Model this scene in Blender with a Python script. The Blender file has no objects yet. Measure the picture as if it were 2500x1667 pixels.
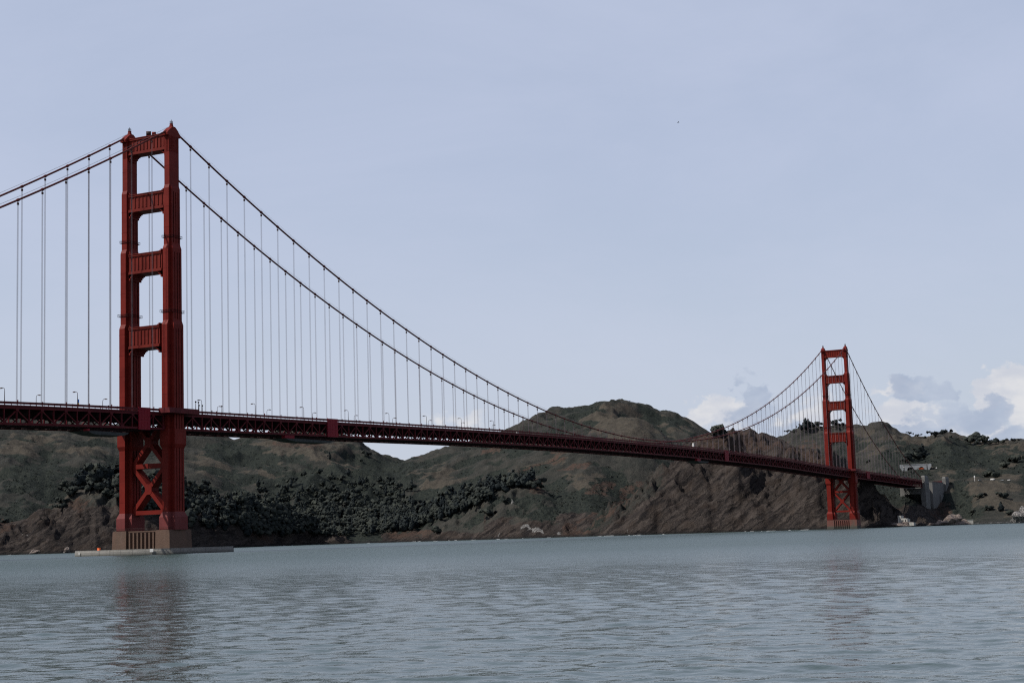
import bpy, math, random
import numpy as np
from mathutils import Vector, Matrix
random.seed(7)
rng = np.random.default_rng(11)
R = math.radians
S = bpy.context.scene
COL = S.collection

# ------------------------------------------------------------------ camera
CAM = np.array([530.047, -632.118, 3.2332])
YAW, PITCH, ROLL = -0.47400, 0.12120, -0.03130
HFOV = R(35.536)
F = 1250.0 / math.tan(HFOV / 2)          # focal length in photograph pixels (2500 wide)
fw = np.array([math.sin(YAW) * math.cos(PITCH), math.cos(YAW) * math.cos(PITCH), math.sin(PITCH)])
r0 = np.cross(fw, [0, 0, 1.0]); r0 /= np.linalg.norm(r0)
u0 = np.cross(r0, fw)
rt = r0 * math.cos(ROLL) + u0 * math.sin(ROLL)
up = -r0 * math.sin(ROLL) + u0 * math.cos(ROLL)
cd = bpy.data.cameras.new('camera')
cam = bpy.data.objects.new('camera', cd)
COL.objects.link(cam)
cd.sensor_fit = 'HORIZONTAL'
cd.angle = HFOV
cd.clip_start = 0.5
cd.clip_end = 30000
M = Matrix.Identity(4)
for i in range(3):
    M[i][0] = rt[i]; M[i][1] = up[i]; M[i][2] = -fw[i]; M[i][3] = CAM[i]
cam.matrix_world = M
S.camera = cam

def direction(u, v):
    return fw + (u - 1250.0) / F * rt + (833.5 - v) / F * up
def azel(u, v):
    d = direction(u, v)
    return math.atan2(d[0], d[1]), math.atan2(d[2], math.hypot(d[0], d[1]))

# ------------------------------------------------------------------ light
SUN_AZ, SUN_EL = R(180 + 48), R(49)       # compass style: measured from +Y towards +X
sv = Vector((math.sin(SUN_AZ) * math.cos(SUN_EL), math.cos(SUN_AZ) * math.cos(SUN_EL), math.sin(SUN_EL)))
sd = bpy.data.lights.new('sun', 'SUN')
sd.energy = 5.0
sd.angle = R(0.6)
sd.color = (1.0, 0.96, 0.90)
so = bpy.data.objects.new('sun', sd)
so.rotation_euler = sv.to_track_quat('Z', 'Y').to_euler()
COL.objects.link(so)
S.view_settings.view_transform = 'Standard'
S.view_settings.look = 'None'
S.view_settings.exposure = 0.0
S.view_settings.gamma = 1.0
S.view_settings.use_curve_mapping = False
S.render.engine = 'CYCLES'
S.cycles.max_bounces = 6
S.cycles.diffuse_bounces = 3
S.cycles.glossy_bounces = 3
S.cycles.use_denoising = False
S.cycles.filter_width = 1.15
S.cycles.sample_clamp_indirect = 4.0
S.cycles.sample_clamp_direct = 4.0

world = bpy.data.worlds.new('World')
S.world = world
world.use_nodes = True

class NT:
    """small helper for writing node trees"""
    def __init__(s, nt): s.nt = nt
    def n(s, t, **kw):
        o = s.nt.nodes.new(t)
        for k, v in kw.items():
            if k.startswith('i_'):
                o.inputs[k[2:].replace('_', ' ')].default_value = v
            else:
                setattr(o, k, v)
        return o
    def l(s, a, b): s.nt.links.new(a, b)
    def val(s, x, sock):
        if isinstance(x, (int, float)): sock.default_value = x
        elif isinstance(x, tuple): sock.default_value = x if len(x) == 4 or sock.type == 'VECTOR' else (*x, 1)
        else: s.l(x, sock)
    def math(s, op, a, b=0.0, c=None, clamp=False):
        o = s.n('ShaderNodeMath', operation=op); o.use_clamp = clamp
        s.val(a, o.inputs[0]); s.val(b, o.inputs[1])
        if c is not None: s.val(c, o.inputs[2])
        return o.outputs[0]
    def mix(s, f, a, b, blend='MIX'):
        o = s.n('ShaderNodeMix', data_type='RGBA', blend_type=blend)
        s.val(f, o.inputs[0]); s.val(a, o.inputs[6]); s.val(b, o.inputs[7])
        return o.outputs[2]
    def noise(s, vec, scale, detail=4, rough=0.55, dist=0.0, dim='3D'):
        o = s.n('ShaderNodeTexNoise'); o.noise_dimensions = dim
        o.inputs['Scale'].default_value = scale; o.inputs['Detail'].default_value = detail
        o.inputs['Roughness'].default_value = rough; o.inputs['Distortion'].default_value = dist
        if vec is not None: s.l(vec, o.inputs['Vector'])
        return o.outputs[0]
    def ramp(s, f, a, b):
        o = s.n('ShaderNodeMapRange', interpolation_type='SMOOTHSTEP'); s.val(f, o.inputs[0])
        o.inputs[1].default_value = a; o.inputs[2].default_value = b
        return o.outputs[0]
    def vmul(s, v, k):
        o = s.n('ShaderNodeVectorMath', operation='MULTIPLY'); s.l(v, o.inputs[0]); o.inputs[1].default_value = k
        return o.outputs[0]

W = NT(world.node_tree)
world.node_tree.nodes.clear()
sky = W.n('ShaderNodeTexSky', sky_type='NISHITA')
sky.sun_disc = False
sky.sun_elevation = SUN_EL
sky.sun_rotation = SUN_AZ
sky.air_density = 1.0; sky.dust_density = 1.6; sky.ozone_density = 1.2
tc = W.n('ShaderNodeTexCoord')
sep = W.n('ShaderNodeSeparateXYZ'); W.l(tc.outputs['Generated'], sep.inputs[0])
az = W.math('ARCTAN2', sep.outputs[0], sep.outputs[1])
el = W.math('ARCSINE', sep.outputs[2])
cv = W.n('ShaderNodeCombineXYZ'); W.l(az, cv.inputs[0]); W.l(el, cv.inputs[1])
# thin high veil over the whole sky, with faint streaks
veil_n = W.noise(W.vmul(cv.outputs[0], (2.2, 6.0, 1)), 1.3, 6, 0.6, 0.4)
VEIL = (4.6, 5.12, 6.55)
elfade = W.ramp(el, R(14), R(58))
sky_c = W.mix(W.math('MULTIPLY', W.math('ADD', W.math('MULTIPLY', W.ramp(veil_n, .3, .7), 0.16), 0.72), W.math('SUBTRACT', 1.0, W.math('MULTIPLY', elfade, 0.88))), sky.outputs[0], W.mix(W.ramp(el, R(1), R(15)), (5.05, 5.5, 6.55, 1), (*VEIL, 1)))
# cumulus: banks low in the north-west to north, scattered ones all round the horizon
cn_v = W.vmul(cv.outputs[0], (1.0, 1.35, 1))
n_big = W.noise(cn_v, 22.0, 9, 0.58, 0.25)
n_mid = W.noise(cn_v, 60.0, 7, 0.55, 0.3)
wv = W.n('ShaderNodeTexNoise'); wv.inputs['Scale'].default_value = 26.0; wv.inputs['Detail'].default_value = 6; wv.inputs['Roughness'].default_value = .6
W.l(cn_v, wv.inputs['Vector'])
wsep = W.n('ShaderNodeSeparateColor'); W.l(wv.outputs['Color'], wsep.inputs[0])
azw = W.math('ADD', az, W.math('MULTIPLY', W.math('SUBTRACT', wsep.outputs[0], .5), 0.085))
elw = W.math('ADD', el, W.math('MULTIPLY', W.math('SUBTRACT', wsep.outputs[1], .5), 0.055))
def blobs(lst):
    d_ = None
    for u, v, ru, rv, k in lst:
        a, e = azel(u, v)
        dx = W.math('MULTIPLY', W.math('SUBTRACT', azw, a), F / ru)
        dy = W.math('MULTIPLY', W.math('SUBTRACT', elw, e), F / rv)
        d2 = W.math('ADD', W.math('MULTIPLY', dx, dx), W.math('MULTIPLY', dy, dy))
        g_ = W.math('MULTIPLY', W.math('SUBTRACT', 1.0, d2), k)
        d_ = g_ if d_ is None else W.math('MAXIMUM', d_, g_)
    return W.math('MAXIMUM', d_, -4.0)
ring = W.math('MULTIPLY', W.math('SUBTRACT', W.ramp(W.noise(W.vmul(cv.outputs[0], (1, 2.5, 1)), 2.2, 3), .50, .70), W.ramp(el, R(1.5), R(9))), 1.3)
east = W.ramp(W.math('ABSOLUTE', W.math('SUBTRACT', az, R(-27))), R(24), R(34))
ring = W.math('SUBTRACT', W.math('MULTIPLY', ring, east), W.math('MULTIPLY', W.math('SUBTRACT', 1.0, east), 4.0))
fine = W.math('ADD', W.math('MULTIPLY', W.math('SUBTRACT', n_big, 0.5), 2.1), W.math('MULTIPLY', W.math('SUBTRACT', n_mid, 0.5), 0.7))
white = W.math('MAXIMUM', ring, blobs([(1725, 1018, 72, 44, 1.0), (1800, 1010, 70, 50, .8), (1975, 1010, 75, 55, .7), (2195, 950, 60, 24, .8), (2200, 1015, 110, 48, .9), (2420, 945, 62, 34, .9), (2490, 915, 80, 62, 1.2), (2380, 1045, 75, 24, .9),
    (2560, 980, 120, 110, 1.1), (1140, 1018, 70, 28, .5), (2780, 960, 190, 120, 1), (3100, 1010, 260, 90, .9), (910, 1128, 110, 16, .5)]))
grey = blobs([(1838, 955, 60, 44, 1.2), (1850, 1010, 85, 40, .8), (2245, 945, 85, 42, 1.3), (2330, 1010, 110, 46, 1.0), (2410, 1000, 75, 45, 1.0), (2250, 1060, 130, 26, .9), (2470, 1065, 110, 34, .8), (2640, 1050, 130, 50, 1), (1930, 1040, 70, 24, .7)])
a_w = W.ramp(W.math('ADD', white, fine), -0.02, 0.48)
a_g = W.ramp(W.math('ADD', grey, W.math('MULTIPLY', fine, 0.85)), -0.02, 0.60)
n_sh = W.noise(W.vmul(cv.outputs[0], (1.0, 1.6, 1)), 40.0, 6, 0.55, 0.2)
w_c = W.mix(W.ramp(n_sh, .35, .65), (5.3, 5.5, 6.1, 1), (6.7, 6.65, 6.75, 1))
g_c = W.mix(W.ramp(n_sh, .3, .7), (3.2, 3.8, 5.0, 1), (4.2, 4.75, 5.8, 1))
sky_c = W.mix(W.math('MULTIPLY', a_w, 0.85), sky_c, w_c)
sky_c = W.mix(W.math('MULTIPLY', a_g, 0.80), sky_c, g_c)
bg = W.n('ShaderNodeBackground')
W.l(sky_c, bg.inputs[0]); bg.inputs[1].default_value = 0.115
wo = W.n('ShaderNodeOutputWorld'); W.l(bg.outputs[0], wo.inputs[0])

# ------------------------------------------------------------------ helpers
def tag(o, label=None, cat=None, group=None, kind=None):
    if label: o['label'] = label
    if cat: o['category'] = cat
    if group: o['group'] = group
    if kind: o['kind'] = kind
    return o
def empty(name, loc=(0, 0, 0), rz=0.0):
    o = bpy.data.objects.new(name, None); COL.objects.link(o)
    o.location = loc; o.rotation_euler = (0, 0, rz); o.empty_display_size = 1
    return o
def link_mesh(name, me, parent=None, loc=None):
    o = bpy.data.objects.new(name, me); COL.objects.link(o)
    if parent: o.parent = parent
    if loc is not None: o.location = loc
    return o
def children(o): return [c for c in bpy.data.objects if c.parent == o]
def copy_tree(o, parent=None, kids=None):
    c = o.copy(); COL.objects.link(c); c.parent = parent
    for ch in (kids[o] if kids else children(o)):
        copy_tree(ch, c, kids)
    return c
def kid_map(root):
    m = {}
    def rec(o):
        m[o] = children(o)
        for c in m[o]: rec(c)
    rec(root)
    return m

class MB:
    """collects shapes for one mesh"""
    def __init__(s): s.v = []; s.f = []
    def add(s, vs, fs):
        k = len(s.v); s.v += [tuple(x) for x in vs]; s.f += [tuple(i + k for i in f) for f in fs]; return s
    def box(s, x0, x1, y0, y1, z0, z1):
        return s.add([(x0, y0, z0), (x1, y0, z0), (x1, y1, z0), (x0, y1, z0), (x0, y0, z1), (x1, y0, z1), (x1, y1, z1), (x0, y1, z1)],
                     [(0, 3, 2, 1), (4, 5, 6, 7), (0, 1, 5, 4), (1, 2, 6, 5), (2, 3, 7, 6), (3, 0, 4, 7)])
    def loft(s, rings, cap=True):
        n = len(rings[0]); vs = [p for r in rings for p in r]; fs = []
        for k in range(len(rings) - 1):
            for i in range(n):
                j = (i + 1) % n
                fs.append((k * n + i, k * n + j, (k + 1) * n + j, (k + 1) * n + i))
        if cap:
            fs.append(tuple(reversed(range(n)))); fs.append(tuple(range((len(rings) - 1) * n, len(rings) * n)))
        return s.add(vs, fs)
    def bar(s, a, b, w, h=None, upv=(0, 0, 1)):
        """rectangular bar from a to b"""
        h = h or w; a = Vector(a); b = Vector(b); d = (b - a).normalized()
        x = d.cross(Vector(upv))
        if x.length < 1e-4: x = d.cross(Vector((1, 0, 0)))
        x.normalize(); y = x.cross(d)
        q = [(-w / 2, -h / 2), (w / 2, -h / 2), (w / 2, h / 2), (-w / 2, h / 2)]
        return s.loft([[tuple(a + x * i + y * j) for i, j in q], [tuple(b + x * i + y * j) for i, j in q]])
    def tube(s, pts, r, n=8, rr=None):
        pts = [Vector(p) for p in pts]; rings = []
        for k, p in enumerate(pts):
            d = (pts[min(k + 1, len(pts) - 1)] - pts[max(k - 1, 0)]).normalized()
            x = d.cross(Vector((0, 0, 1)))
            if x.length < 1e-3: x = Vector((1, 0, 0))
            x.normalize(); y = x.cross(d); q = rr[k] if rr else r
            rings.append([tuple(p + (x * math.cos(t) + y * math.sin(t)) * q) for t in [2 * math.pi * i / n for i in range(n)]])
        return s.loft(rings)
    def prism(s, poly, axis, a, b):
        """polygon in the two other axes, extruded along axis from a to b"""
        def P(p, t):
            return (t, p[0], p[1]) if axis == 'x' else (p[0], t, p[1]) if axis == 'y' else (p[0], p[1], t)
        return s.loft([[P(p, a) for p in poly], [P(p, b) for p in poly]])
    def mesh(s, name, mat, smooth=False):
        me = bpy.data.meshes.new(name); me.from_pydata(s.v, [], s.f); me.validate()
        for m in (mat if isinstance(mat, list) else [mat]): me.materials.append(m)
        import bmesh
        bm = bmesh.new(); bm.from_mesh(me); bmesh.ops.recalc_face_normals(bm, faces=bm.faces); bm.to_mesh(me); bm.free()
        if smooth: me.polygons.foreach_set('use_smooth', [True] * len(me.polygons))
        return me
    def build(s, name, mat, parent=None, smooth=False):
        return link_mesh(name, s.mesh(name, mat, smooth), parent)

# ------------------------------------------------------------------ materials
def base_mat(name):
    m = bpy.data.materials.new(name); m.use_nodes = True
    t = NT(m.node_tree); b = m.node_tree.nodes['Principled BSDF']
    return m, t, b
def paint(name, c1, c2, rough=0.5, scale=0.12, streak=True, rust=0.25):
    m, t, b = base_mat(name)
    g = t.n('ShaderNodeNewGeometry').outputs['Position']
    n1 = t.noise(g, scale, 5, 0.6)
    col = t.mix(t.ramp(n1, 0.35, 0.7), (*c1, 1), (*c2, 1))
    if streak:
        n2 = t.noise(t.vmul(g, (0.9, 0.9, 0.045)), 1.0, 5, 0.65)
        col = t.mix(t.math('MULTIPLY', t.ramp(n2, 0.54, 0.74), rust), col, (0.045, 0.016, 0.012, 1))
        n3 = t.noise(t.vmul(g, (0.25, 0.25, 0.9)), 0.6, 3, 0.5)
        col = t.mix(t.math('MULTIPLY', t.ramp(n3, 0.5, 0.65), 0.18), col, (0.165, 0.024, 0.018, 1))
    t.l(col, b.inputs['Base Color']); b.inputs['Roughness'].default_value = rough
    b.inputs['Specular IOR Level'].default_value = 0.08
    return m
def flat(name, c, rough=0.7, scale=0.6, var=0.25, metal=0.0):
    m, t, b = base_mat(name)
    g = t.n('ShaderNodeNewGeometry').outputs['Position']
    n1 = t.noise(g, scale, 5, 0.6)
    lo = tuple(x * (1 - var) for x in c); hi = tuple(min(1, x * (1 + var)) for x in c)
    t.l(t.mix(t.ramp(n1, 0.3, 0.7), (*lo, 1), (*hi, 1)), b.inputs['Base Color'])
    b.inputs['Roughness'].default_value = rough; b.inputs['Metallic'].default_value = metal
    b.inputs['Specular IOR Level'].default_value = 0.08
    return m
M_red = paint('red_steel_paint', (0.116, 0.0108, 0.0076), (0.150, 0.0146, 0.0098), 0.55)
M_strut = paint('weathered_strut_paint', (0.105, 0.0115, 0.008), (0.140, 0.017, 0.011), 0.55, rust=0.75)
M_redp = paint('pink_primer_paint', (0.122, 0.031, 0.030), (0.145, 0.038, 0.037), 0.65, rust=0.35)
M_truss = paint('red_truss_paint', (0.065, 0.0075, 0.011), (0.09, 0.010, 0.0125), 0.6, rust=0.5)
M_panel = paint('plain_red_panel', (0.165, 0.010, 0.019), (0.19, 0.013, 0.021), 0.55, streak=False)
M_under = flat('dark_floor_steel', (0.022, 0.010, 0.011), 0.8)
M_cable = flat('cable_paint', (0.10, 0.025, 0.022), 0.6, 0.3)
M_rope = flat('suspender_rope', (0.12, 0.10, 0.108), 0.6, 0.2)
M_rail = flat('railing_paint', (0.09, 0.016, 0.018), 0.6, 0.5)
M_lamp = flat('lamp_paint', (0.05, 0.03, 0.028), 0.6, 2)
M_glass = flat('lamp_lens', (0.45, 0.40, 0.34), 0.35, 2)
M_road = flat('asphalt', (0.05, 0.05, 0.052), 0.9, 0.4)
M_dark = flat('dark_opening', (0.012, 0.012, 0.013), 0.9, 0.6)
M_tarp = flat('grey_netting', (0.05, 0.052, 0.05), 0.9, 0.8)
M_white = flat('white_paint', (0.55, 0.54, 0.52), 0.6, 1.5, 0.12)
M_blue = flat('blue_cloth', (0.04, 0.16, 0.5), 0.8, 2, 0.1)
M_yellow = flat('yellow_cloth', (0.7, 0.45, 0.06), 0.8, 2, 0.1)
M_orange = flat('orange_paint', (0.75, 0.16, 0.06), 0.6, 1, 0.15)
M_tyre = flat('rubber', (0.02, 0.02, 0.02), 0.8, 3)
M_cglass = flat('car_glass', (0.03, 0.035, 0.04), 0.15, 3)
M_cgrey = flat('grey_car_paint', (0.22, 0.23, 0.24), 0.35, 1, 0.05)
M_bird = flat('dark_feathers', (0.04, 0.045, 0.06), 0.8, 8)

def concrete(name, c, stain, red=0.0, band=3.0):
    m, t, b = base_mat(name)
    g = t.n('ShaderNodeNewGeometry').outputs['Position']
    sp = t.n('ShaderNodeSeparateXYZ'); t.l(g, sp.inputs[0])
    n1 = t.noise(g, 0.25, 6, 0.6); n2 = t.noise(t.vmul(g, (0.7, 0.7, 0.06)), 1.0, 6, 0.65)
    col = t.mix(t.ramp(n1, 0.3, 0.72), (*[x * 0.75 for x in c], 1), (*c, 1))
    col = t.mix(t.math('MULTIPLY', t.ramp(n2, 0.48, 0.72), 0.65), col, (*stain, 1))
    if red:
        n3 = t.noise(t.vmul(g, (0.35, 0.35, 0.1)), 0.6, 5, 0.6)
        hz = t.ramp(sp.outputs[2], 1.5, 5.5)
        col = t.mix(t.math('MULTIPLY', t.math('MULTIPLY', t.ramp(n3, 0.28, 0.48), hz), red), col, (0.115, 0.034, 0.024, 1))
    wet = t.ramp(t.math('ADD', sp.outputs[2], t.math('MULTIPLY', n1, -1.2)), band, band - 1.3)
    col = t.mix(t.math('MULTIPLY', wet, 0.85), col, (0.035, 0.036, 0.028, 1))
    t.l(col, b.inputs['Base Color']); b.inputs['Roughness'].default_value = 0.85
    bp = t.n('ShaderNodeBump'); bp.inputs['Strength'].default_value = 0.5; bp.inputs['Distance'].default_value = 0.25
    t.l(t.noise(g, 1.3, 6, 0.65), bp.inputs['Height']); t.l(bp.outputs[0], b.inputs['Normal'])
    return m
M_pier = concrete('pier_concrete', (0.095, 0.055, 0.034), (0.10, 0.06, 0.045), 0.10, 0.4)
M_pier2 = concrete('pier_concrete_red_stained', (0.080, 0.056, 0.042), (0.05, 0.07, 0.05), 0.85, 2.4)
M_fend = concrete('fender_concrete', (0.20, 0.19, 0.172), (0.12, 0.105, 0.09), 0.0, 0.7)
M_pylon = concrete('pylon_concrete', (0.125, 0.121, 0.113), (0.075, 0.073, 0.07), 0.0, -50)
M_portal = concrete('portal_concrete', (0.23, 0.24, 0.245), (0.15, 0.15, 0.15), 0.0, -50)
M_ruin = concrete('white_ruin_plaster', (0.34, 0.32, 0.29), (0.18, 0.23, 0.19), 0.0, 1.0)

# ------------------------------------------------------------------ terrain
def lerp_pts(u, pts, k):
    p = sorted(pts); return np.interp(u, [q[0] for q in p], [q[k] for q in p])
def hash2(ix, iy, seed):
    h = (ix.astype(np.int64) * 374761393 + iy.astype(np.int64) * 668265263 + seed * 1442695041) & 0x7fffffff
    h = ((h ^ (h >> 13)) * 1274126177) & 0x7fffffff
    return ((h ^ (h >> 16)) & 0xffff) / 65535.0
def vnoise(x, y, seed=0):
    ix = np.floor(x); iy = np.floor(y); fx = x - ix; fy = y - iy
    fx = fx * fx * fx * (fx * (fx * 6 - 15) + 10); fy = fy * fy * fy * (fy * (fy * 6 - 15) + 10)
    a = hash2(ix, iy, seed); b = hash2(ix + 1, iy, seed); c = hash2(ix, iy + 1, seed); d = hash2(ix + 1, iy + 1, seed)
    return (a * (1 - fx) + b * fx) * (1 - fy) + (c * (1 - fx) + d * fx) * fy
def fbm(x, y, oct=5, seed=0, gain=0.5, ridged=False):
    s = np.zeros_like(x); a = 1.0; t = 0.0
    for o in range(oct):
        n = vnoise(x + 17.3 * o, y - 9.1 * o, seed + o)
        if ridged: n = 1 - np.abs(2 * n - 1)
        s += a * n; t += a; a *= gain; x = x * 2.03; y = y * 2.03
    return s / t

UC = np.arange(-360, 2861, 4.0)                       # one column of ground every 4 px of the photograph
RR = np.concatenate([np.arange(1860, 2000, 8.0), np.arange(2000, 2460, 2.6), np.arange(2460, 2640, 4.0), np.arange(2640, 3800, 9.0), np.arange(3800, 5400, 45.0)])
dc = np.array([direction(u, 1300) for u in UC]); hn = np.hypot(dc[:, 0], dc[:, 1])
DX, DY = dc[:, 0] / hn, dc[:, 1] / hn
AZ = np.arctan2(DX, DY)
def zat(u, v, D):
    """height of a point seen at (u, v) standing D metres away"""
    d0 = np.array([direction(a, b) for a, b in zip(np.atleast_1d(u), np.atleast_1d(v))])
    return CAM[2] + d0[:, 2] / np.hypot(d0[:, 0], d0[:, 1]) * D
GX = CAM[0] + RR[None, :] * DX[:, None]; GY = CAM[1] + RR[None, :] * DY[:, None]
LAT = (AZ[:, None] * 2400.0) + 0 * RR[None, :]       # metres sideways
RAD = 0 * LAT + RR[None, :]
def smooth(a, k):
    if k < 2: return a
    w = np.hanning(k + 2)[1:-1]; w /= w.sum(); p = np.pad(a, (k // 2, k - 1 - k // 2), mode='edge')
    return np.convolve(p, w, 'valid')
wx = fbm(GX / 260, GY / 260, 4, 3) - .5; wy = fbm(GX / 260 + 40, GY / 260, 4, 9) - .5
LAYERS = []
def layer(name, crest, foot, p=1.0, amp=14, back=0.35, gl=(95, 300), seed=1, crestrough=2.0, strata=0.0, sm=7):
    cu = smooth(lerp_pts(UC, crest, 1), sm); cD = smooth(lerp_pts(UC, crest, 2), 21)
    fD = smooth(lerp_pts(UC, foot, 1), 11); fz = smooth(lerp_pts(UC, foot, 2), 11)
    cz = zat(UC, cu, cD)
    cz = cz + crestrough * (fbm(UC / 14.0, UC * 0 + seed, 4, seed) - .5) * 2
    # bend the foot line so that the shore has small coves and points
    fD = fD + 26 * (fbm(UC / 45.0, UC * 0 + 3.3, 4, seed + 5) - .5)
    t = (RAD - fD[:, None]) / (cD - fD)[:, None]
    tc_ = np.clip(t, 0, 1)
    q = np.sin(tc_ * math.pi / 2) * 0.55 + tc_ * 0.45
    z = fz[:, None] + (cz - fz)[:, None] * q ** p
    z = np.where(t < 0, fz[:, None] + t * (cD - fD)[:, None] * 0.5, z)
    bk = np.maximum(RAD - cD[:, None], 0)
    z = z - np.where(t > 1, back * bk * bk / (bk + 120), 0)
    w = np.clip(np.sin(np.clip(t, 0, 1.25) / 1.25 * math.pi), 0, 1) ** 0.7
    g = fbm(LAT / gl[0] + wx * 1.6, RAD / gl[1] + wy * 1.2, 5, seed + 20, 0.5, True)
    g2 = fbm(GX / 46, GY / 46, 4, seed + 31)
    gb = fbm(LAT / (gl[0] * .38) + wx * 2.2, RAD / (gl[1] * .5) + wy * 2, 4, seed + 25, 0.5, True)
    z = z + w * amp * (g - 0.62) * 2 + w * amp * .55 * (gb - .62) + np.clip(w * 1.5, 0, 1) * (g2 - .5) * amp * 0.35
    if strata:
        zz = z + 0
        ws = np.clip(np.sin(np.clip(t, 0, 1) * math.pi), 0, 1) ** .6
        bx = (LAT * 0.72 - zz * 1.0 + wx * 30); by = (LAT * .6 + zz * .75)
        k = fbm(bx / 11.0, by / 70.0, 4, seed + 44, 0.55, True)
        k2 = fbm(bx / 42.0, by / 120.0, 4, seed + 50, .5, True)
        k3 = fbm(LAT / 70 + wx * 2, RAD / 60, 3, seed + 57, .5)
        k4 = fbm(bx / 5.2 + 9, by / 26.0, 3, seed + 63, .55, True)
        k5 = fbm(LAT / 22 + wx * 3, zz / 30, 4, seed + 71, .5, True)
        z = z + ws * strata * ((k - .6) * 1.0 + (k2 - .6) * 1.6 + (k3 - .5) * 2.3 + (k5 - .6) * .7) + ws * (k4 - .6) * 6.5
    LAYERS.append((name, z))
# far hill behind the near tower, saddle at the right
layer('left_hill', [(-400, 985, 3600), (-200, 995, 3600), (0, 1006, 3600), (150, 1014, 3600), (250, 1027, 3600), (330, 1047, 3600), (377, 1061, 3600), (450, 1058, 3600),
      (525, 1063, 3600), (570, 1077, 3600), (607, 1066, 3550), (680, 1050, 3500), (750, 1044, 3500), (820, 1053, 3500), (890, 1076, 3500), (942, 1096, 3500),
      (1002, 1112, 3500), (1058, 1115, 3500), (1110, 1118, 3500), (1250, 1170, 3500), (1400, 1230, 3400), (2900, 1330, 3400)],
      [(-400, 2200, 25), (150, 2230, 25), (500, 2330, 15), (650, 2420, 4), (1000, 2440, 4), (1300, 2600, 0), (2900, 2800, -40)], 1.0, 30, seed=1, gl=(150, 420))
# rounded peak in the middle
layer('middle_hill', [(-400, 1400, 3200), (900, 1190, 3200), (1002, 1120, 3200), (1058, 1113, 3200), (1121, 1088, 3200), (1245, 1048, 3200), (1289, 1029, 3200), (1334, 1012, 3200), (1378, 996, 3200),
      (1414, 987, 3200), (1462, 980.5, 3200), (1497, 978, 3200), (1527, 980, 3200), (1557, 987, 3200), (1569, 991, 3200), (1596, 998, 3200), (1617, 1009, 3180), (1631, 1012, 3150), (1646, 1011, 3150),
      (1664, 1017, 3150), (1691, 1029, 3150), (1721, 1045, 3150), (1750, 1060, 3150), (1800, 1085, 3150), (1900, 1140, 3150), (2100, 1250, 3100), (2900, 1400, 3100)],
      [(-400, 2500, -30), (850, 2450, -10), (1000, 2400, 0), (1150, 2330, -2), (1300, 2250, -2), (1440, 2200, -2), (1600, 2420, 10), (1800, 2600, 20), (2900, 2700, -50)], 0.95, 24, seed=2, gl=(130, 360))
layer('middle_knoll', [(-400, 1500, 2800), (1300, 1250, 2800), (1400, 1078, 2800), (1438, 1056, 2800), (1483, 1035, 2800), (1527, 1022, 2800), (1557, 1020, 2800), (1587, 1030, 2800), (1617, 1048, 2800), (1661, 1074, 2800), (1760, 1140, 2800), (1900, 1290, 2800), (2900, 1500, 2800)],
      [(-400, 2500, -60), (1400, 2400, 20), (1600, 2420, 20), (2900, 2500, -60)], 0.8, 9, seed=3, gl=(60, 200))
# brown cliff behind the far tower
layer('cliff', [(-400, 1500, 2200), (1380, 1330, 2190), (1440, 1292, 2190), (1455, 1272, 2200), (1498, 1244, 2225), (1542, 1217, 2250), (1587, 1188, 2265), (1631, 1158, 2280), (1658, 1137, 2300),
      (1705, 1096, 2350), (1751, 1068, 2390), (1795, 1058, 2410), (1849, 1055, 2420), (1917, 1055, 2400), (1939, 1069, 2370), (1975, 1086, 2335), (2011, 1099, 2300), (2044, 1116, 2270), (2090, 1140, 2230),
      (2130, 1178, 2190), (2170, 1215, 2160), (2215, 1262, 2120), (2260, 1300, 2100), (2900, 1500, 2200)],
      [(-400, 2150, -60), (1400, 2180, -8), (1450, 2140, -3), (1550, 2110, -2), (1700, 2080, -2), (1850, 2060, -2), (2000, 2020, -2), (2080, 1990, -2), (2200, 1985, -3), (2300, 1990, -20), (2900, 2100, -80)],
      0.72, 20, 0.3, (60, 170), 4, 1.6, strata=21, sm=5)
# ridge behind the far tower
layer('right_hill', [(-400, 1500, 3000), (1700, 1200, 3000), (1850, 1085, 3000), (1932, 1057, 3000), (1964, 1047, 3000), (2011, 1044, 3000), (2091, 1044, 3000), (2120, 1038, 3000), (2152, 1034.7, 3000), (2170, 1038, 3000),
      (2206, 1052, 3000), (2243, 1063, 3000), (2279, 1068, 2950), (2326, 1064, 2900), (2345, 1065, 2900), (2373, 1074, 2900), (2409, 1085, 2900), (2438, 1085, 2900), (2474, 1081, 2900), (2500, 1080.5, 2900), (2650, 1070, 2900), (2900, 1090, 2900)],
      [(-400, 2500, -60), (1800, 2450, 0), (2000, 2450, 40), (2200, 2450, 60), (2500, 2450, 62), (2900, 2500, 62)], 1.0, 22, seed=5, gl=(110, 300))
# lower land with the road at the right
layer('right_shore', [(-400, 1500, 2450), (1950, 1280, 2420), (2060, 1172, 2440), (2150, 1163, 2450), (2230, 1168, 2470), (2260, 1169, 2540), (2310, 1172, 2610), (2350, 1173, 2610), (2372, 1174, 2480), (2500, 1174, 2460), (2900, 1176, 2480)],
      [(-400, 2000, -60), (1950, 2050, -20), (2050, 2000, -2), (2150, 1985, -2), (2210, 1985, -1), (2262, 2050, 0), (2300, 2215, 1), (2345, 2330, 1), (2375, 2200, 1.5), (2420, 2150, 1.5), (2500, 2170, 1.5), (2900, 2250, 1.5)], 2.3, 6, 0.05, (80, 200), 6)
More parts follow.
